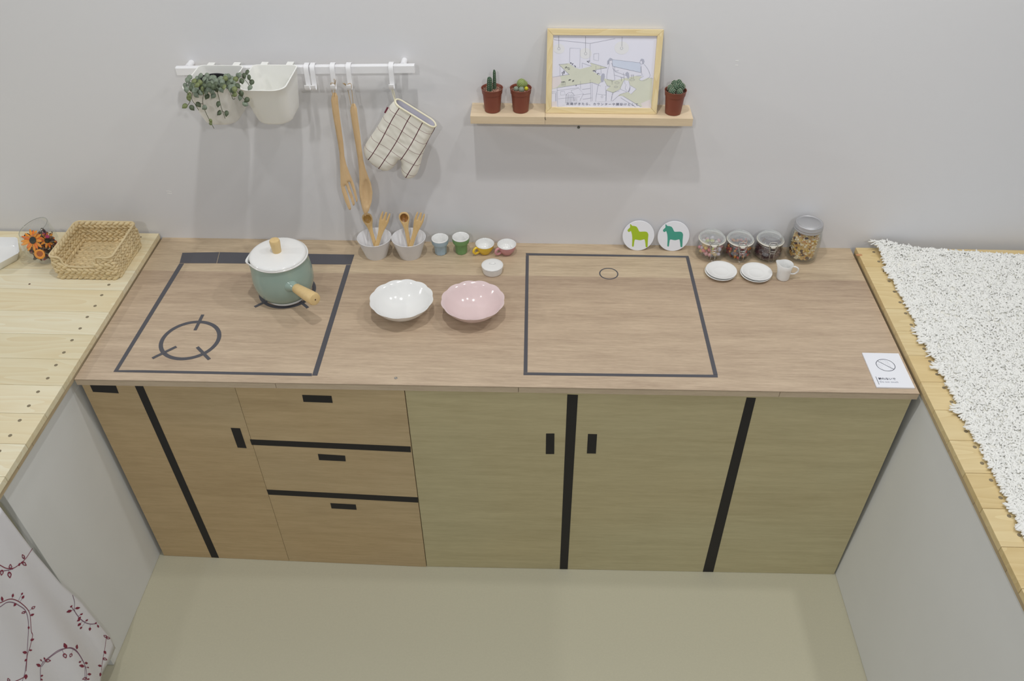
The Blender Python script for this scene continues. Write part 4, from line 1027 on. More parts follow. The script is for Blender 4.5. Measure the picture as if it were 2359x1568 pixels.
def cuff(ins, drop=0.0, k=28):
    out = []
    for side_ in (1, -1):
        for i in range(k + 1):
            t = i / k if side_ == 1 else 1 - i / k
            x = cuffA[0] + (cuffB[0] - cuffA[0]) * t; y = cuffA[1] + (cuffB[1] - cuffA[1]) * t
            d = min(t, 1 - t) * 791; d = min(d / DD, 1); h = TH * sqrt(max(0, 1 - (1 - d) ** 2))
            cx_, cy_ = (cuffA[0] + cuffB[0]) / 2, (cuffA[1] + cuffB[1]) / 2
            x = cx_ + (x - cx_) * (1 - ins) - drop * .512; y = cy_ + (y - cy_) * (1 - ins) + drop * .86
            p = z7(x, y); p.y -= side_ * h * (1 - ins * 2.5); out.append(p)
    res = []
    for p in out:
        if not res or (p - res[-1]).length > 0.0008: res.append(p)
    if (res[0] - res[-1]).length < 0.0008: res.pop()
    return res
M_bind = mat('cream_binding', C(236, 230, 204), 0.9, spec=0.1)
c0_ = cuff(0); MB().tube(c0_, 0.0030, 8, closed=True).build('binding', M_bind, mitt, world=True, ang=80)
a_, b_ = cuff(0.05, 0), cuff(0.16, 260)
n = min(len(a_), len(b_)); mb = MB(); mb.v += a_[:n] + b_[:n]
for j in range(n): k = (j + 1) % n; mb.f.append((j, k, n + k, n + j)); mb.mi.append(0)
mb.f.append(tuple(range(n, 2 * n))); mb.mi.append(0)
mb.build('lining', mat('grey_lining', C(196, 194, 204), 0.9, spec=0.1), mitt, world=True, ang=80)
hk = Vector((hkM[1], -0.0715, hkM[2] - 0.0445))
A_ = z7(632, 205)
MB().tube(smoothline([A_ + Vector((0, -0.002, 0)), z7(600, 100, -0.069), hk + Vector((-0.001, 0, 0.001)), z7(625, 90, -0.071), A_ + Vector((0.002, 0.002, 0))], 5), 0.0013, 6).build('hanging_loop', M_bind, mitt, world=True, ang=80)
tg = [z7(510, 330, YM - 0.002), z7(545, 350, YM - 0.002), z7(492, 440, YM - 0.002), z7(462, 422, YM - 0.002)]
tgo = MB().prism(tg, (0, 0.0012, 0)).build('side_tag', mat('wine_tag', C(112, 44, 62), 0.8), mitt, world=True, smooth=False)

# ------------------------------------------------------------------ wall shelf
sh = thing('wall_shelf', 'narrow wooden wall shelf carrying cacti and a picture frame', 'shelf', (1.366, -0.0425, 1.312))
for a, b in ((1.0535, 1.2640), (1.2646, 1.6775)):
    MB().box((a, -0.0855, 1.3125), (b, -0.0002, 1.3360)).build('board', M_shelf, sh, world=True, smooth=False, bevel=0.0008)
MB().box((1.2635, -0.0858, 1.3285), (1.2650, -0.0850, 1.3350)).box((1.2650, -0.0858, 1.3270), (1.2672, -0.0850, 1.3285)).build('joint_nick', M_dark, sh, world=True, smooth=False)

# ------------------------------------------------------------------ potted cacti
def pot(name, x, y, label, soil_m):
    r = thing(name, label, 'cactus', (x, y, 1.3362), 'potted cacti on the wall shelf')
    MB().lathe([(0, 0.0012), (0.0200, 0), (0.0222, 0.001), (0.0268, 0.0520), (0.0285, 0.0530), (0.0300, 0.0665), (0.0308, 0.0675), (0.0296, 0.0680), (0.0284, 0.0665), (0.0262, 0.0520), (0.0215, 0.003), (0, 0.002)], 40).build('flowerpot', M_terra, r, ang=40)
    mb = MB().lathe([(0.0278, 0.0602), (0.018, 0.0618), (0, 0.0622)], 24)
    rs = random.Random(int(x * 1000))
    for i in range(230):
        a = rs.uniform(0, 2 * pi); q = 0.0272 * sqrt(rs.random())
        mb.blob((q * cos(a), q * sin(a), 0.0616 + rs.uniform(0, .0012)), (rs.uniform(.0008, .0018), rs.uniform(.0008, .0015), .001), M=Matrix.Rotation(rs.uniform(0, 3), 4, 'Z'), n=5, m_=3, mi=rs.choice((0, 0, 1)))
    mb.build('gravel', [soil_m, M_soil2], r, ang=80, kind='stuff')
    return r, rs
def column(r, name, x, y, rad, h, lean, mt, wool=True, ribs=7):
    prof = [(rad * 0.75, 0.058), (rad * 0.95, 0.062 + h * 0.1)] + [(rad * (1 - 0.22 * t), 0.062 + h * t) for t in (0.3, 0.5, 0.7, 0.85)] + [(rad * 0.55, 0.062 + h * 0.95), (rad * 0.25, 0.062 + h * 0.99), (0, 0.062 + h)]
    md = lambda th, i, rr, z: (rr * (1 + 0.13 * cos(ribs * th)), z)
    Mx = Matrix.Rotation(lean, 4, 'Y')
    o = MB().lathe(prof, ribs * 6, c=(x, y, 0), mod=md).build(name, mt, r, ang=80)
    if wool:
        mb = MB()
        for k in range(ribs):
            th = 2 * pi * k / ribs
            for j in range(max(3, int(h / 0.0055))):
                t = (j + 0.5) / max(3, int(h / 0.0055)); rr = rad * (1 - 0.22 * t) * 1.12
                mb.blob((x + rr * cos(th), y + rr * sin(th), 0.062 + h * t * 0.93), 0.0008, n=5, m_=3)
        mb.build('spine_tufts', M_spine, o, ang=80, kind='stuff')
def ball(r, x, y, z, rad, mt, wool=0, name='cactus_globe', ws=0.0007, tall=1.0):
    o = MB().blob((x, y, z), (rad, rad, rad * tall), n=18, m_=10).build(name, mt, r, ang=80)
    if wool:
        mb = MB(); ga = pi * (3 - sqrt(5))
        for i in range(wool):
            zz = 1 - (i + 0.5) / wool * 1.5
            if zz < -1: break
            q = sqrt(max(0, 1 - zz * zz)); th = ga * i
            mb.blob((x + rad * q * cos(th), y + rad * q * sin(th), z + rad * tall * zz), ws, n=5, m_=3)
        mb.build('spine_tufts', M_spine, o, ang=80, kind='stuff')
r1, _ = pot('potted_cactus', 1.1145, -0.0480, 'potted cactus with two dark green columns, at the free shelf end', M_soil)
column(r1, 'cactus_column', -0.0062, -0.008, 0.0078, 0.0400, 0, M_cactA); column(r1, 'cactus_column', 0.0065, 0.004, 0.0048, 0.0560, 0, M_cactA, ribs=5)
r2, _ = pot('potted_cactus', 1.1945, -0.0465, 'potted cactus with lime green globes, beside the picture frame', M_soil)
ball(r2, 0.002, 0.006, 0.077, 0.0135, M_cactB, 90, ws=0.0006); ball(r2, 0.0105, 0.007, 0.075, 0.0090, M_cactB, 40, ws=0.0005)
ball(r2, -0.0125, -0.006, 0.0665, 0.0072, M_lf1, 30, ws=0.0005); ball(r2, 0.0025, -0.0105, 0.0665, 0.0080, M_lf1, 36, ws=0.0005); ball(r2, 0.0155, -0.0035, 0.0665, 0.0058, M_cactY, 0)
r3, _ = pot('potted_cactus', 1.6245, -0.0500, 'potted cactus cluster of dark globes dotted with white, at the shelf end', M_soil2)
for (x, y, z, q, tl) in ((-0.012, -0.012, 0.067, 0.0090, 1.2), (0.009, -0.014, 0.067, 0.0085, 1.2), (-0.002, -0.002, 0.074, 0.0100, 1.3), (0.013, 0.001, 0.075, 0.0105, 1.3), (-0.015, 0.003, 0.071, 0.0085, 1.2), (-0.004, 0.011, 0.078, 0.0095, 1.3), (0.008, 0.012, 0.079, 0.0100, 1.3), (0.019, 0.008, 0.073, 0.0080, 1.2)):
    ball(r3, x, y, z, q, M_cactA, 44, ws=0.0009, tall=tl)
column(r3, 'cactus_shoot', -0.0185, 0.008, 0.0035, 0.016, 0, M_cactB, wool=False, ribs=5)

# ------------------------------------------------------------------ framed drawing
FT = math.atan2(0.048, 0.215)
fr = thing('picture_frame', 'pine framed drawing of people in a room, leaning on the shelf', 'picture', (1.4215, -0.0605, 1.3362), rot=(-FT, 0, 0))
FW, FH, FB = 0.3125, 0.2245, 0.0158
hw = FW / 2
def fpoly(pts, y0, y1, nm, mt, bev=0.0006):
    return MB().prism([(x, y0, z) for x, z in pts], (0, y1 - y0, 0)).build(nm, mt, fr, smooth=False, bevel=bev)
g = 0.00025
fpoly([(-hw, 0), (hw, 0), (hw - FB - g, FB), (-hw + FB + g, FB)], -0.002, 0.010, 'frame_rail', M_frame)
fpoly([(-hw, FH), (hw, FH), (hw - FB - g, FH - FB), (-hw + FB + g, FH - FB)], -0.002, 0.010, 'frame_rail', M_frame)
fpoly([(-hw, g), (-hw + FB, FB + g), (-hw + FB, FH - FB - g), (-hw, FH - g)], -0.002, 0.010, 'frame_stile', M_frameV)
fpoly([(hw, g), (hw - FB, FB + g), (hw - FB, FH - FB - g), (hw, FH - g)], -0.002, 0.010, 'frame_stile', M_frameV)
MB().box((-hw + 0.010, 0.0042, 0.010), (hw - 0.010, 0.0085, FH - 0.010)).build('backing_sheet', M_paper, fr, smooth=False)
# drawing: measured on the paper plane
Rf = Matrix.Rotation(-FT, 4, 'X'); fl = Vector(fr.location)
pn = (Rf @ Vector((0, -1, 0))); pp0 = fl + (Rf @ Vector((0, 0.0040, 0)))
Ri = Rf.inverted()
def dp(x, y, lift=0.0):
    p = on(1250 + x / 7.466, 60 + y / 7.466, pp0, pn); q = Ri @ (p - fl)
    q.x = max(-hw + FB - 0.001, min(hw - FB + 0.001, q.x)); q.z = max(FB - 0.001, min(FH - FB + 0.001, q.z))
    q.y = 0.0040 - lift; return q
def wash(poly, col, lift, soft=1):
    P = [dp(x, y, lift) for x, y in poly]
    m_ = MB().prism(P, (0, -0.00002, 0)).build('colour_wash', col, fr, smooth=False); return m_
W_green = mat('olive_wash', C(214, 216, 200), 0.7, vary=0.06, vscale=30); W_blue = mat('blue_wash', C(208, 216, 234), 0.7, vary=0.05, vscale=30)
W_cream = mat('cream_wash', C(229, 229, 232), 0.7); W_peach = mat('peach_wash', C(228, 220, 222), 0.7, vary=0.05, vscale=30); W_white = mat('white_wash', C(229, 229, 242), 0.7)
wash([(280, 660), (450, 640), (560, 715), (640, 740), (840, 690), (820, 630), (1110, 715), (930, 750), (850, 770), (1000, 860), (1090, 910), (1230, 935), (1400, 900), (1610, 855), (1890, 900), (1880, 1400), (1700, 1390), (1380, 1200), (1310, 1200), (1190, 1140), (1090, 1100), (1160, 1040), (850, 970), (640, 1000), (165, 1080), (170, 880), (460, 835)], W_green, 0.00004)
wash([(165, 880), (300, 860), (330, 960), (250, 1050), (165, 1075)], W_peach, 0.00008)
wash([(160, 1300), (240, 1290), (245, 1390), (150, 1395)], W_peach, 0.00008)
wash([(1690, 1330), (1850, 1260), (1875, 1400), (1720, 1400)], W_peach, 0.00008)
wash([(1195, 575), (1680, 632), (1690, 800), (1200, 690)], W_blue, 0.00008)
for (cx_, cy_, rr) in ((285, 390, 95), (740, 470, 105), (1360, 375, 125)):
    wash([(cx_ + rr * cos(2 * pi * j / 24), cy_ + rr * 0.9 * sin(2 * pi * j / 24)) for j in range(24)], W_cream, 0.00003)
for P in ([(1135, 665), (1180, 650), (1210, 700), (1240, 930), (1105, 910), (1120, 780)], [(1700, 660), (1745, 655), (1820, 760), (1845, 870), (1700, 940), (1660, 915), (1730, 850), (1695, 760)],
          [(1000, 960), (1060, 930), (1110, 1030), (1160, 1030), (1090, 1060), (1090, 1180), (1085, 1300), (910, 1300), (940, 1120), (965, 1000)], [(1400, 930), (1480, 940), (1510, 1060), (1490, 1130), (1330, 1170), (1200, 1290), (1180, 1280), (1220, 1150), (1340, 1080)],
          [(1510, 1020), (1610, 1080), (1520, 1170), (1470, 1130)], [(250, 1060), (620, 1040), (700, 1165), (640, 1290), (260, 1390)], [(470, 380), (645, 385), (640, 715), (560, 710), (465, 620)], [(1100, 1110), (1200, 1150), (1180, 1290), (1095, 1300)]):
    wash(P, W_white, 0.00010)
ink = MB(); inkd = MB(); FY = Vector((0, -1, 0))
def ln(pts, wd=0.0005, dark=False, sm_=0):
    if sm_: pts = smoothline(pts, sm_)
    mb_ = inkd if dark else ink
    ribbon(mb_, pts, wd, lambda x, y: dp(x, y, 0.00022), FY)
for P in ([(195, 235), (820, 298)], [(820, 298), (1250, 215)], [(820, 298), (812, 610)], [(470, 380), (645, 385), (640, 715)], [(470, 380), (463, 625)],
          [(880, 480), (965, 468), (962, 598), (880, 580), (880, 480)], [(280, 660), (430, 650)], [(280, 660), (460, 835)], [(300, 690), (300, 860)], [(168, 880), (460, 830)],
          [(680, 635), (840, 690)], [(680, 635), (682, 715)], [(820, 632), (1110, 715)], [(1195, 575), (1680, 632)], [(1200, 690), (1690, 800)], [(1690, 700), (1690, 800)], [(1200, 575), (1200, 690)],
          [(930, 745), (1110, 715)], [(1240, 690), (1240, 780)], [(1240, 780), (1440, 850)], [(1230, 840), (1400, 890)], [(1850, 890), (1900, 905)], [(1610, 858), (1700, 850)],
          [(250, 1060), (850, 970)], [(250, 1060), (262, 1390)], [(250, 1110), (620, 1060)], [(850, 970), (1000, 1030)], [(820, 920), (830, 1300)], [(650, 945), (655, 1080)], [(680, 1090), (820, 1070)], [(690, 1180), (830, 1160)], [(690, 1260), (840, 1235)], [(850, 980), (855, 1290)],
          [(490, 1110), (620, 1065), (705, 1165), (530, 1195), (490, 1110)], [(700, 1165), (640, 1285)], [(530, 1195), (540, 1290)], [(270, 1250), (640, 1215)], [(310, 1125), (375, 1120), (390, 1180), (310, 1190), (310, 1125)],
          [(1095, 1105), (1200, 1140)], [(1200, 1140), (1185, 1290)], [(1095, 1105), (1095, 1290)], [(1200, 1140), (1320, 1120)], [(1380, 1200), (1690, 1390)], [(1340, 1230), (1600, 1390)], [(1510, 1020), (1612, 1082), (1518, 1172)],
          [(160, 1130), (235, 1130), (235, 1290)], [(160, 1155), (222, 1155), (222, 1290)], [(1390, 800), (1420, 1000)], [(915, 680), (915, 760)], [(1000, 690), (1005, 830)]): ln(P)
for P in ([(278, 170), (280, 370)], [(738, 175), (738, 450)], [(1368, 185), (1362, 350)]): ln(P, 0.0006, True)
for (x, y) in ((280, 385), (740, 470), (1358, 378)): ln([(x - 6, y - 22), (x - 22, y + 5), (x - 8, y + 24), (x + 10, y + 24), (x + 24, y + 5), (x + 6, y - 22)], 0.0005, False, 3)
people = [[(1140, 600), (1135, 640), (1150, 665), (1120, 760), (1105, 905), (1170, 935), (1240, 925), (1225, 790), (1200, 660), (1180, 640)], [(1205, 720), (1250, 770), (1310, 765)],
          [(1745, 655), (1820, 760), (1845, 870), (1740, 940), (1660, 915), (1740, 860)], [(1695, 680), (1700, 800), (1715, 850)], [(1690, 590), (1670, 630), (1700, 655), (1740, 640)],
          [(1010, 960), (960, 1010), (930, 1160), (910, 1300)], [(1060, 930), (1110, 1020), (1160, 1030), (1150, 1045), (1085, 1035), (1090, 1180), (1080, 1300)], [(935, 1170), (1090, 1185)], [(1005, 1215), (1020, 1235), (1040, 1215), (1020, 1195), (1005, 1215)],
          [(1400, 935), (1360, 1010), (1335, 1080), (1450, 1130)], [(1480, 940), (1505, 1050), (1480, 1120), (1340, 1175), (1200, 1290)], [(1340, 1090), (1215, 1150), (1175, 1280)], [(1440, 1000), (1420, 1080), (1460, 1110)]]
for P in people: ln(P, 0.0005, False, 3)
def scrib(cx_, cy_, rx_, ry_, n=9, dark=True, seed=1):
    rs = random.Random(seed)
    ln([(cx_ + rx_ * rs.uniform(-1, 1), cy_ + ry_ * rs.uniform(-1, 1)) for _ in range(n)], 0.0006, dark, 2)
for i, (x, y, a, b) in enumerate(((480, 635, 22, 20), (515, 655, 18, 18), (555, 690, 20, 20), (405, 715, 22, 25), (450, 730, 20, 25), (785, 610, 25, 22), (885, 765, 25, 22), (915, 780, 20, 22), (955, 820, 16, 15), (470, 930, 25, 18), (520, 945, 22, 22), (355, 960, 40, 10), (580, 1020, 10, 14), (345, 820, 18, 40), (370, 790, 16, 40))): scrib(x, y, a, b, 9, True, i)
for (x0, y0) in ((330, 965), (350, 965), (370, 965), (392, 965), (530, 1235), (550, 1235), (570, 1235), (590, 1235)): ln([(x0, y0), (x0 - 4, y0 + 60)], 0.0005, True)
for k in range(6): ln([(405 + k * 22, 1170 + (k % 2) * 12), (395 + k * 20, 1330)], 0.0006, k % 2 == 0)
ln([(400, 1200), (440, 1150), (520, 1150), (545, 1200)], 0.0006, False, 3)
for (x, y, a, b) in ((1280, 975, 38, 18), (1262, 1045, 32, 14), (1540, 925, 45, 16), (960, 825, 24, 16)): ln([(x + a * cos(2 * pi * j / 14), y + b * sin(2 * pi * j / 14)) for j in range(15)], 0.0005)
for (x, y) in ((1195, 960), (1355, 900), (1530, 860), (1560, 860)): ln([(x, y + 45), (x, y), (x - 10, y - 20), (x + 10, y - 20), (x, y)], 0.0005, True)
ink.build('pen_lines', M_ink, fr, smooth=False, kind='stuff'); inkd.build('dark_pen_lines', M_ink2, fr, smooth=False, kind='stuff')
hair = mat('hair_wash', C(182, 184, 200), 0.8)
for P in ([(1130, 580), (1160, 545), (1200, 560), (1190, 590), (1150, 600), (1145, 640), (1112, 670), (1112, 600)], [(1675, 590), (1700, 560), (1740, 570), (1752, 610), (1735, 650), (1715, 640), (1710, 600)], [(1005, 850), (1030, 812), (1065, 820), (1072, 870), (1045, 960), (1010, 970), (998, 920)], [(1425, 810), (1455, 785), (1485, 810), (1492, 880), (1470, 915), (1450, 870), (1430, 840)]):
    P2 = [dp(x, y, 0.00013) for x, y in P]; MB().prism(P2, (0, -0.00002, 0)).build('hair_shape', hair, fr, smooth=False)
tp0 = dp(405, 1352, 0.0003); tp1 = dp(1640, 1352, 0.0003)
Mt = Matrix.Translation(tp0) @ Matrix.Rotation(pi / 2, 4, 'X')
cap = textmesh('caption_lettering', '友達がきたら、カウンターや腰掛けとして', 0.0076, M_ink, fr, Mt, spacing=1.3, bold=0.0001)
wd_ = max(v.co.x for v in cap.data.vertices) - min(v.co.x for v in cap.data.vertices)
kx = (tp1.x - tp0.x) / wd_
for v in cap.data.vertices: v.co.x = tp0.x + (v.co.x - tp0.x) * kx

# ------------------------------------------------------------------ woven basket
bk = thing('woven_basket', 'shallow woven water hyacinth basket with a dipped front edge', 'basket', (-0.1195, -0.167, 0.872))
M_weave = mat('hyacinth_braid', C(218, 198, 156), 0.75, spec=0.2, vary=0.34, vscale=75, bump=0.5, bscale=500)
M_rimw = mat('hyacinth_rim', C(214, 194, 152), 0.75, vary=0.15, vscale=60)
BX0, BX1, BY0, BY1, BH = -0.2205, -0.0205, -0.2680, -0.0660, 0.0820
rad = 0.016
def bpath(grow):
    x0, x1, y0, y1 = BX0 - grow, BX1 + grow, BY0 - grow, BY1 + grow; pts = []
    for (cx_, cy_, a0) in ((x1 - rad, y0 + rad, 270), (x1 - rad, y1 - rad, 0), (x0 + rad, y1 - rad, 90), (x0 + rad, y0 + rad, 180)):
        for k in range(6): an = radians(a0 + 90 * k / 5); pts.append(Vector((cx_ + rad * cos(an), cy_ + rad * sin(an))))
    return pts
def along(pts, s_):
    n = len(pts); tot = 0
    for i in range(n):
        a, b = pts[i], pts[(i + 1) % n]; d = (b - a).length
        if tot + d >= s_: return a.lerp(b, (s_ - tot) / d), (b - a).normalized()
        tot += d
    return pts[0], (pts[1] - pts[0]).normalized()
rb = random.Random(5)
NR = 4; rh = BH / NR
def gap(x, row):   # front opening
    c_ = -0.128; w_ = {NR - 1: 0.064, NR - 2: 0.048}.get(row, 0)
    return abs(x - c_) < w_
for row in range(NR):
    pts = bpath(-0.007 + 0.003 * sin(row)); per = sum((pts[(i + 1) % len(pts)] - pts[i]).length for i in range(len(pts)))
    step = 0.0180; nb = int(per / step); mb = MB()
    for half in (0, 1):
        for i in range(nb):
            p, t = along(pts, (i + 0.5 * half + 0.5) * per / nb % per)
            if p.y < BY0 + 0.02 and gap(p.x, row): continue
            nrm = Vector((t.y, -t.x, 0)); T3 = Vector((t.x, t.y, 0))
            z = 0.8735 + rh * (row + (0.27 if half == 0 else 0.73)) * 0.975
            sl = radians(27 if half == 0 else -27) + rb.uniform(-0.12, 0.12)
            ax = T3 * cos(sl) + Vector((0, 0, 1)) * sin(sl); bz = -T3 * sin(sl) + Vector((0, 0, 1)) * cos(sl)
            M = Matrix((ax, nrm, bz)).transposed().to_4x4()
            mb.blob(Vector((p.x, p.y, z)) + nrm * rb.uniform(-0.0006, 0.0008), (0.0140 * rb.uniform(.9, 1.1), 0.0064, 0.0060 * rb.uniform(.9, 1.1)), M=M, n=8, m_=6)
    mb.build('braided_row', M_weave, bk, world=True, ang=80)
for row in range(9):
    y = BY0 + 0.016 + row * (BY1 - BY0 - 0.032) / 8; mb = MB()
    for half in (0, 1):
        nb = 10
        for i in range(nb):
            x = BX0 + 0.014 + (i + 0.5 * half) * (BX1 - BX0 - 0.024) / nb
            sl = radians(24 if half == 0 else -24) + rb.uniform(-0.1, 0.1)
            M = Matrix.Rotation(sl, 4, 'Z')
            mb.blob((x, y + (-0.0053 if half == 0 else 0.0053), 0.8778 + rb.uniform(0, .0006)), (0.0140, 0.0062, 0.0052), M=M, n=8, m_=5)
    mb.build('braided_row', M_weave, bk, world=True, ang=80)
rp = bpath(-0.0035); P3 = []
zt = 0.872 + BH + 0.0005; zl = 0.872 + BH - 2 * rh + 0.006
cc = -0.128
front = [(BX0 - -0.0035 + rad, zt), (cc - 0.060, zt), (cc - 0.054, zt - 0.004), (cc - 0.050, zl + 0.012), (cc - 0.040, zl + 0.002), (cc, zl - 0.001), (cc + 0.040, zl + 0.002), (cc + 0.050, zl + 0.012), (cc + 0.054, zt - 0.004), (cc + 0.060, zt)]
loop = [Vector((p.x, p.y, zt)) for p in rp] + [Vector((x, BY0 + 0.0035, z)) for x, z in front]
MB().tube(loop, 0.0032, 8, closed=True).build('rim', M_rimw, bk, world=True, ang=80)

# ------------------------------------------------------------------ glass of dried flowers
vg = thing('glass_vase', 'clear tumbler vase with a slanted rim full of dried orange flowers', 'vase', (-0.2935, -0.1650, 0.8722))
def cut(th, i, r, z): return (r, z + 0.0205 * 0.62 * cos(th - 0.5) * (z / 0.1205) ** 3)
_rim = [Vector((0.0440 * cos(2 * pi * j / 48), 0.0440 * sin(2 * pi * j / 48), 0.1205 + 0.0205 * cos(2 * pi * j / 48 - 0.5) * 0.62)) for j in range(48)]
MB().tube(_rim, 0.0009, 6, closed=True).build('glass_rim', clear('rim_glass', (0.72, 0.74, 0.74, 1), 0.25, 0.8), vg, ang=80)
MB().lathe([(0, 0.0), (0.024, 0.0), (0.0275, 0.003), (0.0320, 0.010), (0.0440, 0.028), (0.0525, 0.050), (0.0545, 0.066), (0.0525, 0.085), (0.0480, 0.105), (0.0445, 0.120), (0.0436, 0.1205), (0.0432, 0.1200)], 64, mod=cut).build('glass_wall', M_glass, vg, ang=60)
VL = Vector((-0.2935, -0.1650, 0.8722))
def petal(mb, c0, d, nrm, L_, W, droop, mi=0):
    sd = d.cross(nrm).normalized(); o = len(mb.v); K = 5
    for i in range(K + 1):
        t = i / K; w_ = W * (0.45, 0.8, 1.0, 1.0, 0.8, 0.25)[i]; p = c0 + d * (L_ * t) + nrm * (-droop * t * t)
        mb.v += [p - sd * w_ / 2, p + nrm * (-0.0008), p + sd * w_ / 2]
    for i in range(K):
        a = o + 3 * i
        for q in (0, 1): mb.f.append((a + q, a + q + 1, a + q + 4, a + q + 3)); mb.mi.append(mi)
M_pet = mat('orange_petal', C(240, 152, 46), 0.6, vary=0.2, vscale=120); M_pet2 = mat('deep_orange_petal', C(234, 118, 34), 0.6); M_fc = mat('flower_heart', C(44, 48, 44), 0.9, vary=0.3, vscale=900)
def gerbera(pos, nrm, R_, label, n, seed):
    nrm = Vector(nrm).normalized(); ux = nrm.orthogonal().normalized(); uy = nrm.cross(ux); rs = random.Random(seed)
    r = thing('dried_flower', label, 'flower', pos, 'dried orange flowers in the glass vase')
    for k in range(n):
        a = 2 * pi * k / n + rs.uniform(-.1, .1); d = (ux * cos(a) + uy * sin(a)); mb = MB()
        petal(mb, d * R_ * 0.2, (d + nrm * rs.uniform(0.0, 0.35)).normalized(), nrm, R_ * rs.uniform(0.65, 0.9), R_ * 0.25, 0.002)
        ob = mb.build('petal', M_pet if k % 3 else M_pet2, r, ang=80); sm = ob.modifiers.new('t', 'SOLIDIFY'); sm.thickness = 0.0006
    MB().blob(nrm * 0.0015, (R_ * 0.31, R_ * 0.31, 0.004), M=nrm.to_track_quat('Z', 'Y').to_matrix().to_4x4(), n=18, m_=8).build('flower_heart', M_fc, r, ang=80)
gerbera(VL + Vector((-0.0070, -0.016, 0.084)), (-0.1, -0.80, 0.62), 0.0360, 'dried orange daisy with a black heart facing out of the vase', 15, 2)
gerbera(VL + Vector((0.0230, 0.004, 0.070)), (0.7, -0.5, 0.6), 0.0260, 'small dried orange daisy at the back of the vase', 11, 4)
rs = random.Random(8); mb = MB()
for i in range(420):
    z = rs.uniform(0.016, 0.088); Rm = min(0.046, 0.022 + (z - 0.014) * 1.05) if z < 0.045 else 0.046
    a = rs.uniform(0, 2 * pi); q = Rm * sqrt(rs.random()) * 0.93; s_ = rs.uniform(0.004, 0.0085)
    if z > 0.060 and sin(a) < -0.1 and q > 0.012: continue
    M = Matrix.Rotation(rs.uniform(0, 3), 4, 'X') @ Matrix.Rotation(rs.uniform(0, 3), 4, 'Y')
    mb.blob((q * cos(a), q * sin(a), z), (s_, s_ * rs.uniform(.4, .8), s_ * 0.3), M=M, n=7, m_=4, mi=rs.choices(range(6), (6, 4, 2, 1.5, 1.0, 2))[0])
pf = mb.build('potpourri', [mat('dark_husk', C(56, 40, 44), 0.8), mat('brown_husk', C(120, 88, 70), 0.8), mat('plum_petal', C(84, 46, 60), 0.7), mat('magenta_petal', C(170, 50, 100), 0.7), mat('orange_peel', C(214, 118, 40), 0.7), mat('grey_leaf', C(112, 108, 96), 0.8)], ang=60)
pf.location = VL; tag(pf, 'dark mixed husks and petals filling the slanted glass vase', 'potpourri', kind='stuff')
pe = MB().tube([Vector((0.0118 * cos(a / 10 * 2 * pi), 0.0, 0.0118 * sin(a / 10 * 2 * pi))) for a in range(10)], 0.0026, 8, closed=True, flat=1.6)
pe.lathe([(0, -0.001), (0.0105, -0.001), (0.0105, 0.001), (0, 0.001)], 16, M=Matrix.Rotation(pi / 2, 4, 'X'), mi=1)
po = pe.build('dried_orange_slice', [M_pet, mat('orange_pulp', C(170, 84, 24), 0.7)], ang=60); po.location = VL + Vector((0.0125, -0.040, 0.050)); po.rotation_euler = (-0.45, 0, 0.35)
tag(po, 'round dried orange slice against the front of the glass vase', 'orange slice')

# ------------------------------------------------------------------ six-sided white dish at the frame edge
def hexsec(rr, z, n=6):
    out = []
    for k in range(6):
        a = radians(60 * k + 0.0); b = radians(60 * (k + 1)); A = Vector((rr * cos(a), rr * sin(a))); B_ = Vector((rr * cos(b), rr * sin(b)))
        A0 = A.lerp(B_, 0.06); B0 = A.lerp(B_, 0.94)
        out += [Vector((A0.x, A0.y, z)), Vector((B0.x, B0.y, z))]
    return out
mb = MB(); rows = []
for rr, z in ((0.055, 0.0), (0.074, 0.0), (0.078, 0.003), (0.0945, 0.0300), (0.0955, 0.0315), (0.0930, 0.0318), (0.0800, 0.0100), (0.0765, 0.0075), (0.055, 0.0070)):
    S_ = hexsec(rr, z); rows.append(list(range(len(mb.v), len(mb.v) + 12))); mb.v += S_
for A, B_ in zip(rows, rows[1:]):
    for j in range(12): k = (j + 1) % 12; mb.f.append((A[j], A[k], B_[k], B_[j])); mb.mi.append(0)
mb.f.append(tuple(rows[0][::-1])); mb.f.append(tuple(rows[-1])); mb.mi += [0, 0]
ds = mb.build('six_sided_dish', M_white, ang=30, bevel=0.001); ds.location = (-0.4630, -0.1720, 0.8722)
tag(ds, 'white glazed six sided dish at the far end of the pale bench', 'dish')

# ------------------------------------------------------------------ trailing plant in the first bin
pl = thing('trailing_plant', 'grey green trailing plant spilling over the white rail bin', 'plant', (0.3705, -0.145, 1.372))
MB().lathe([(0, 0.002), (0.030, 0.0), (0.042, 0.085), (0.0445, 0.086), (0.0445, 0.090), (0.041, 0.0895), (0.039, 0.078), (0, 0.076)], 40, c=(0, -0.004, 0)).build('inner_pot', M_black, pl, ang=50)
def z1(x, y, yp=None, zp=None):
    u, v = 390 + x / 7.372, 110 + y / 7.372
    return onz(u, v, zp) if zp is not None else ony(u, v, yp)
rl_ = random.Random(21)
def leafpos(x, y):
    if y < 735: return z1(x, y, zp=1.470 + rl_.uniform(0.004, 0.026))
    return z1(x, y, yp=-0.2400 + rl_.uniform(-0.008, 0.001))
def leafmesh(mt, s_):
    mb = MB(); n = 18; pts = []
    for j in range(n):
        a = 2 * pi * j / n; r_ = 1 + (0.42 * max(0, cos(a)) ** 20); pts.append(Vector((r_ * cos(a) * s_ * 1.02, sin(a) * s_ * 0.95, -0.12 * s_ * abs(sin(a)) ** 2)))
    mb.v += pts + [Vector((0, 0, 0.10 * s_))]
    for j in range(n): mb.f.append((j, (j + 1) % n, n)); mb.mi.append(0)
    return mb
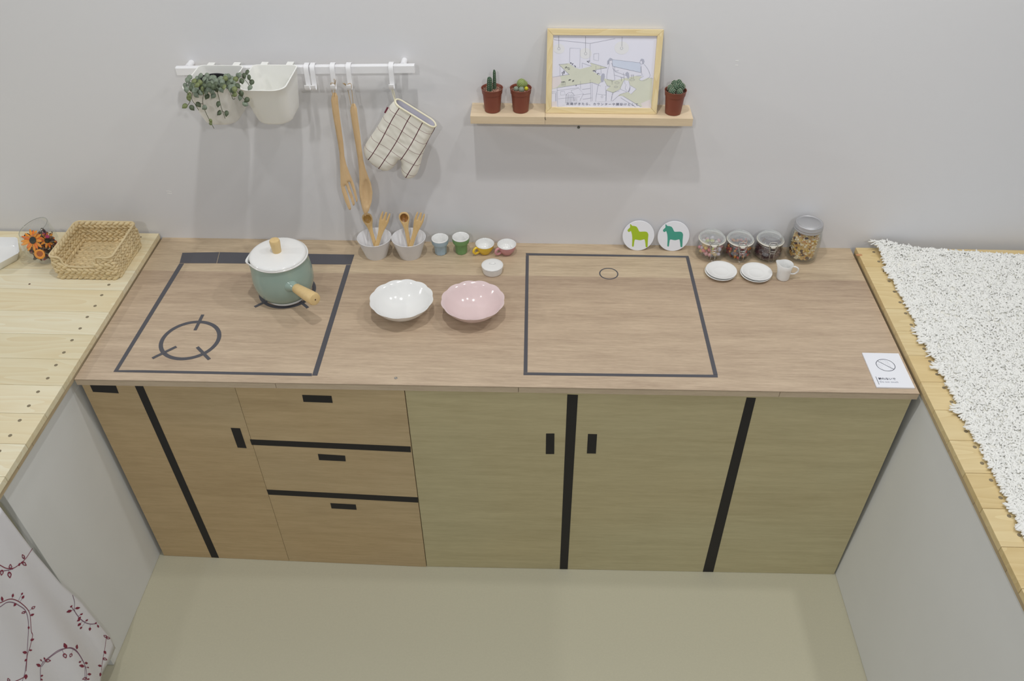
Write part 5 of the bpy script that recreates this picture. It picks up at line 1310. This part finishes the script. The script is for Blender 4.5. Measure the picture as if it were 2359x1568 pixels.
LP = [(345, 500, 0), (310, 545, 0), (270, 640, 0), (350, 620, 0), (290, 705, 0), (380, 700, 1), (480, 520, 0), (530, 470, 0), (590, 520, 0), (640, 470, 0), (700, 500, 0), (740, 545, 0), (580, 590, 1), (640, 560, 0), (520, 590, 2), (470, 630, 2), (550, 640, 1), (610, 640, 1), (680, 620, 1), (720, 600, 0), (790, 560, 0), (850, 540, 0), (900, 570, 0), (950, 520, 2), (960, 480, 0), (1000, 480, 0), (1040, 560, 0), (1010, 600, 1), (1130, 530, 2), (1160, 470, 0), (1190, 460, 0), (1270, 470, 1), (1320, 410, 1), (1350, 500, 1), (1400, 580, 1), (1370, 670, 0), (1230, 560, 1), (1160, 640, 1), (1080, 660, 0), (1020, 660, 0), (880, 710, 0), (830, 620, 1), (660, 700, 0), (620, 740, 0), (520, 760, 0), (480, 740, 1), (450, 680, 0), (560, 745, 2), (750, 810, 0), (640, 820, 1), (335, 800, 2), (330, 850, 2), (1110, 790, 2), (1220, 770, 1), (1200, 840, 0), (1320, 880, 1), (1285, 950, 0), (490, 960, 1), (380, 1015, 1), (265, 985, 2), (600, 1012, 0), (830, 950, 1), (850, 1100, 1), (970, 1110, 1), (700, 1235, 2), (700, 1285, 2), (780, 620, 1), (900, 640, 1), (930, 660, 2), (740, 660, 1), (700, 680, 1), (800, 700, 1), (560, 690, 2), (1070, 720, 1), (1110, 700, 2), (1040, 700, 0), (760, 500, 0), (880, 520, 0), (420, 560, 2), (430, 720, 0), (400, 640, 1), (500, 560, 1), (660, 600, 0), (860, 600, 0), (980, 560, 1), (1090, 600, 0), (1060, 520, 0), (450, 800, 0), (720, 740, 0), (940, 600, 0)]
lms = {}
pw_ = wloc(pl)
for i, (x, y, k) in enumerate(LP):
    p = leafpos(x, y); small = 0.0046 if (k == 2 and y > 1200) else 0.0070
    key = (k, small)
    if key not in lms:
        o = leafmesh(None, small).build('leaf', (M_lf1, M_lf2, M_lf3)[k], pl, ang=80); lms[key] = o
        sm = o.modifiers.new('t', 'SOLIDIFY'); sm.thickness = 0.0004
    else:
        o = lms[key].copy(); COL.objects.link(o); o.parent = pl
    o.location = p - pw_
    tilt = Vector((rl_.uniform(-0.45, 0.45), -0.8 + rl_.uniform(-0.3, 0.3), 0.75 + rl_.uniform(-0.3, 0.3)))
    if y > 735: tilt = Vector((rl_.uniform(-0.4, 0.4), -1, rl_.uniform(0.3, 0.9)))
    q = tilt.to_track_quat('Z', 'Y'); e = q.to_matrix().to_4x4() @ Matrix.Rotation(rl_.uniform(-2.6, -0.5), 4, 'Z')
    o.rotation_euler = e.to_euler()
st = MB()
def stem(pts, r_=0.0007):
    P = []
    for (x, y) in pts: P.append(z1(x, y, zp=1.474) if y < 735 else z1(x, y, yp=-0.2365))
    st.tube(smoothline(P, 4), r_, 5)
for P in ([(700, 600), (620, 720), (580, 800), (570, 950), (620, 1100), (690, 1240), (760, 1370)], [(760, 620), (810, 720), (825, 780), (860, 920), (890, 1040), (950, 1200)], [(900, 600), (1100, 640), (1150, 740), (1200, 800), (1260, 860), (1320, 910)], [(950, 540), (1180, 480), (1280, 540), (1370, 650)], [(600, 600), (430, 700), (380, 860), (430, 950), (500, 1060)], [(600, 560), (380, 560), (300, 520)], [(520, 600), (400, 640), (300, 720), (360, 880), (310, 980)], [(700, 560), (640, 480), (530, 460)], [(850, 600), (880, 520), (960, 480)], [(1000, 620), (1040, 760), (1080, 870), (1120, 860)], [(560, 950), (500, 950)], [(890, 1070), (960, 1110)], [(1180, 480), (1320, 420)], [(650, 720), (730, 790)]):
    stem(P)
st.build('vine_stems', M_stem, pl, world=True, ang=80, kind='stuff')
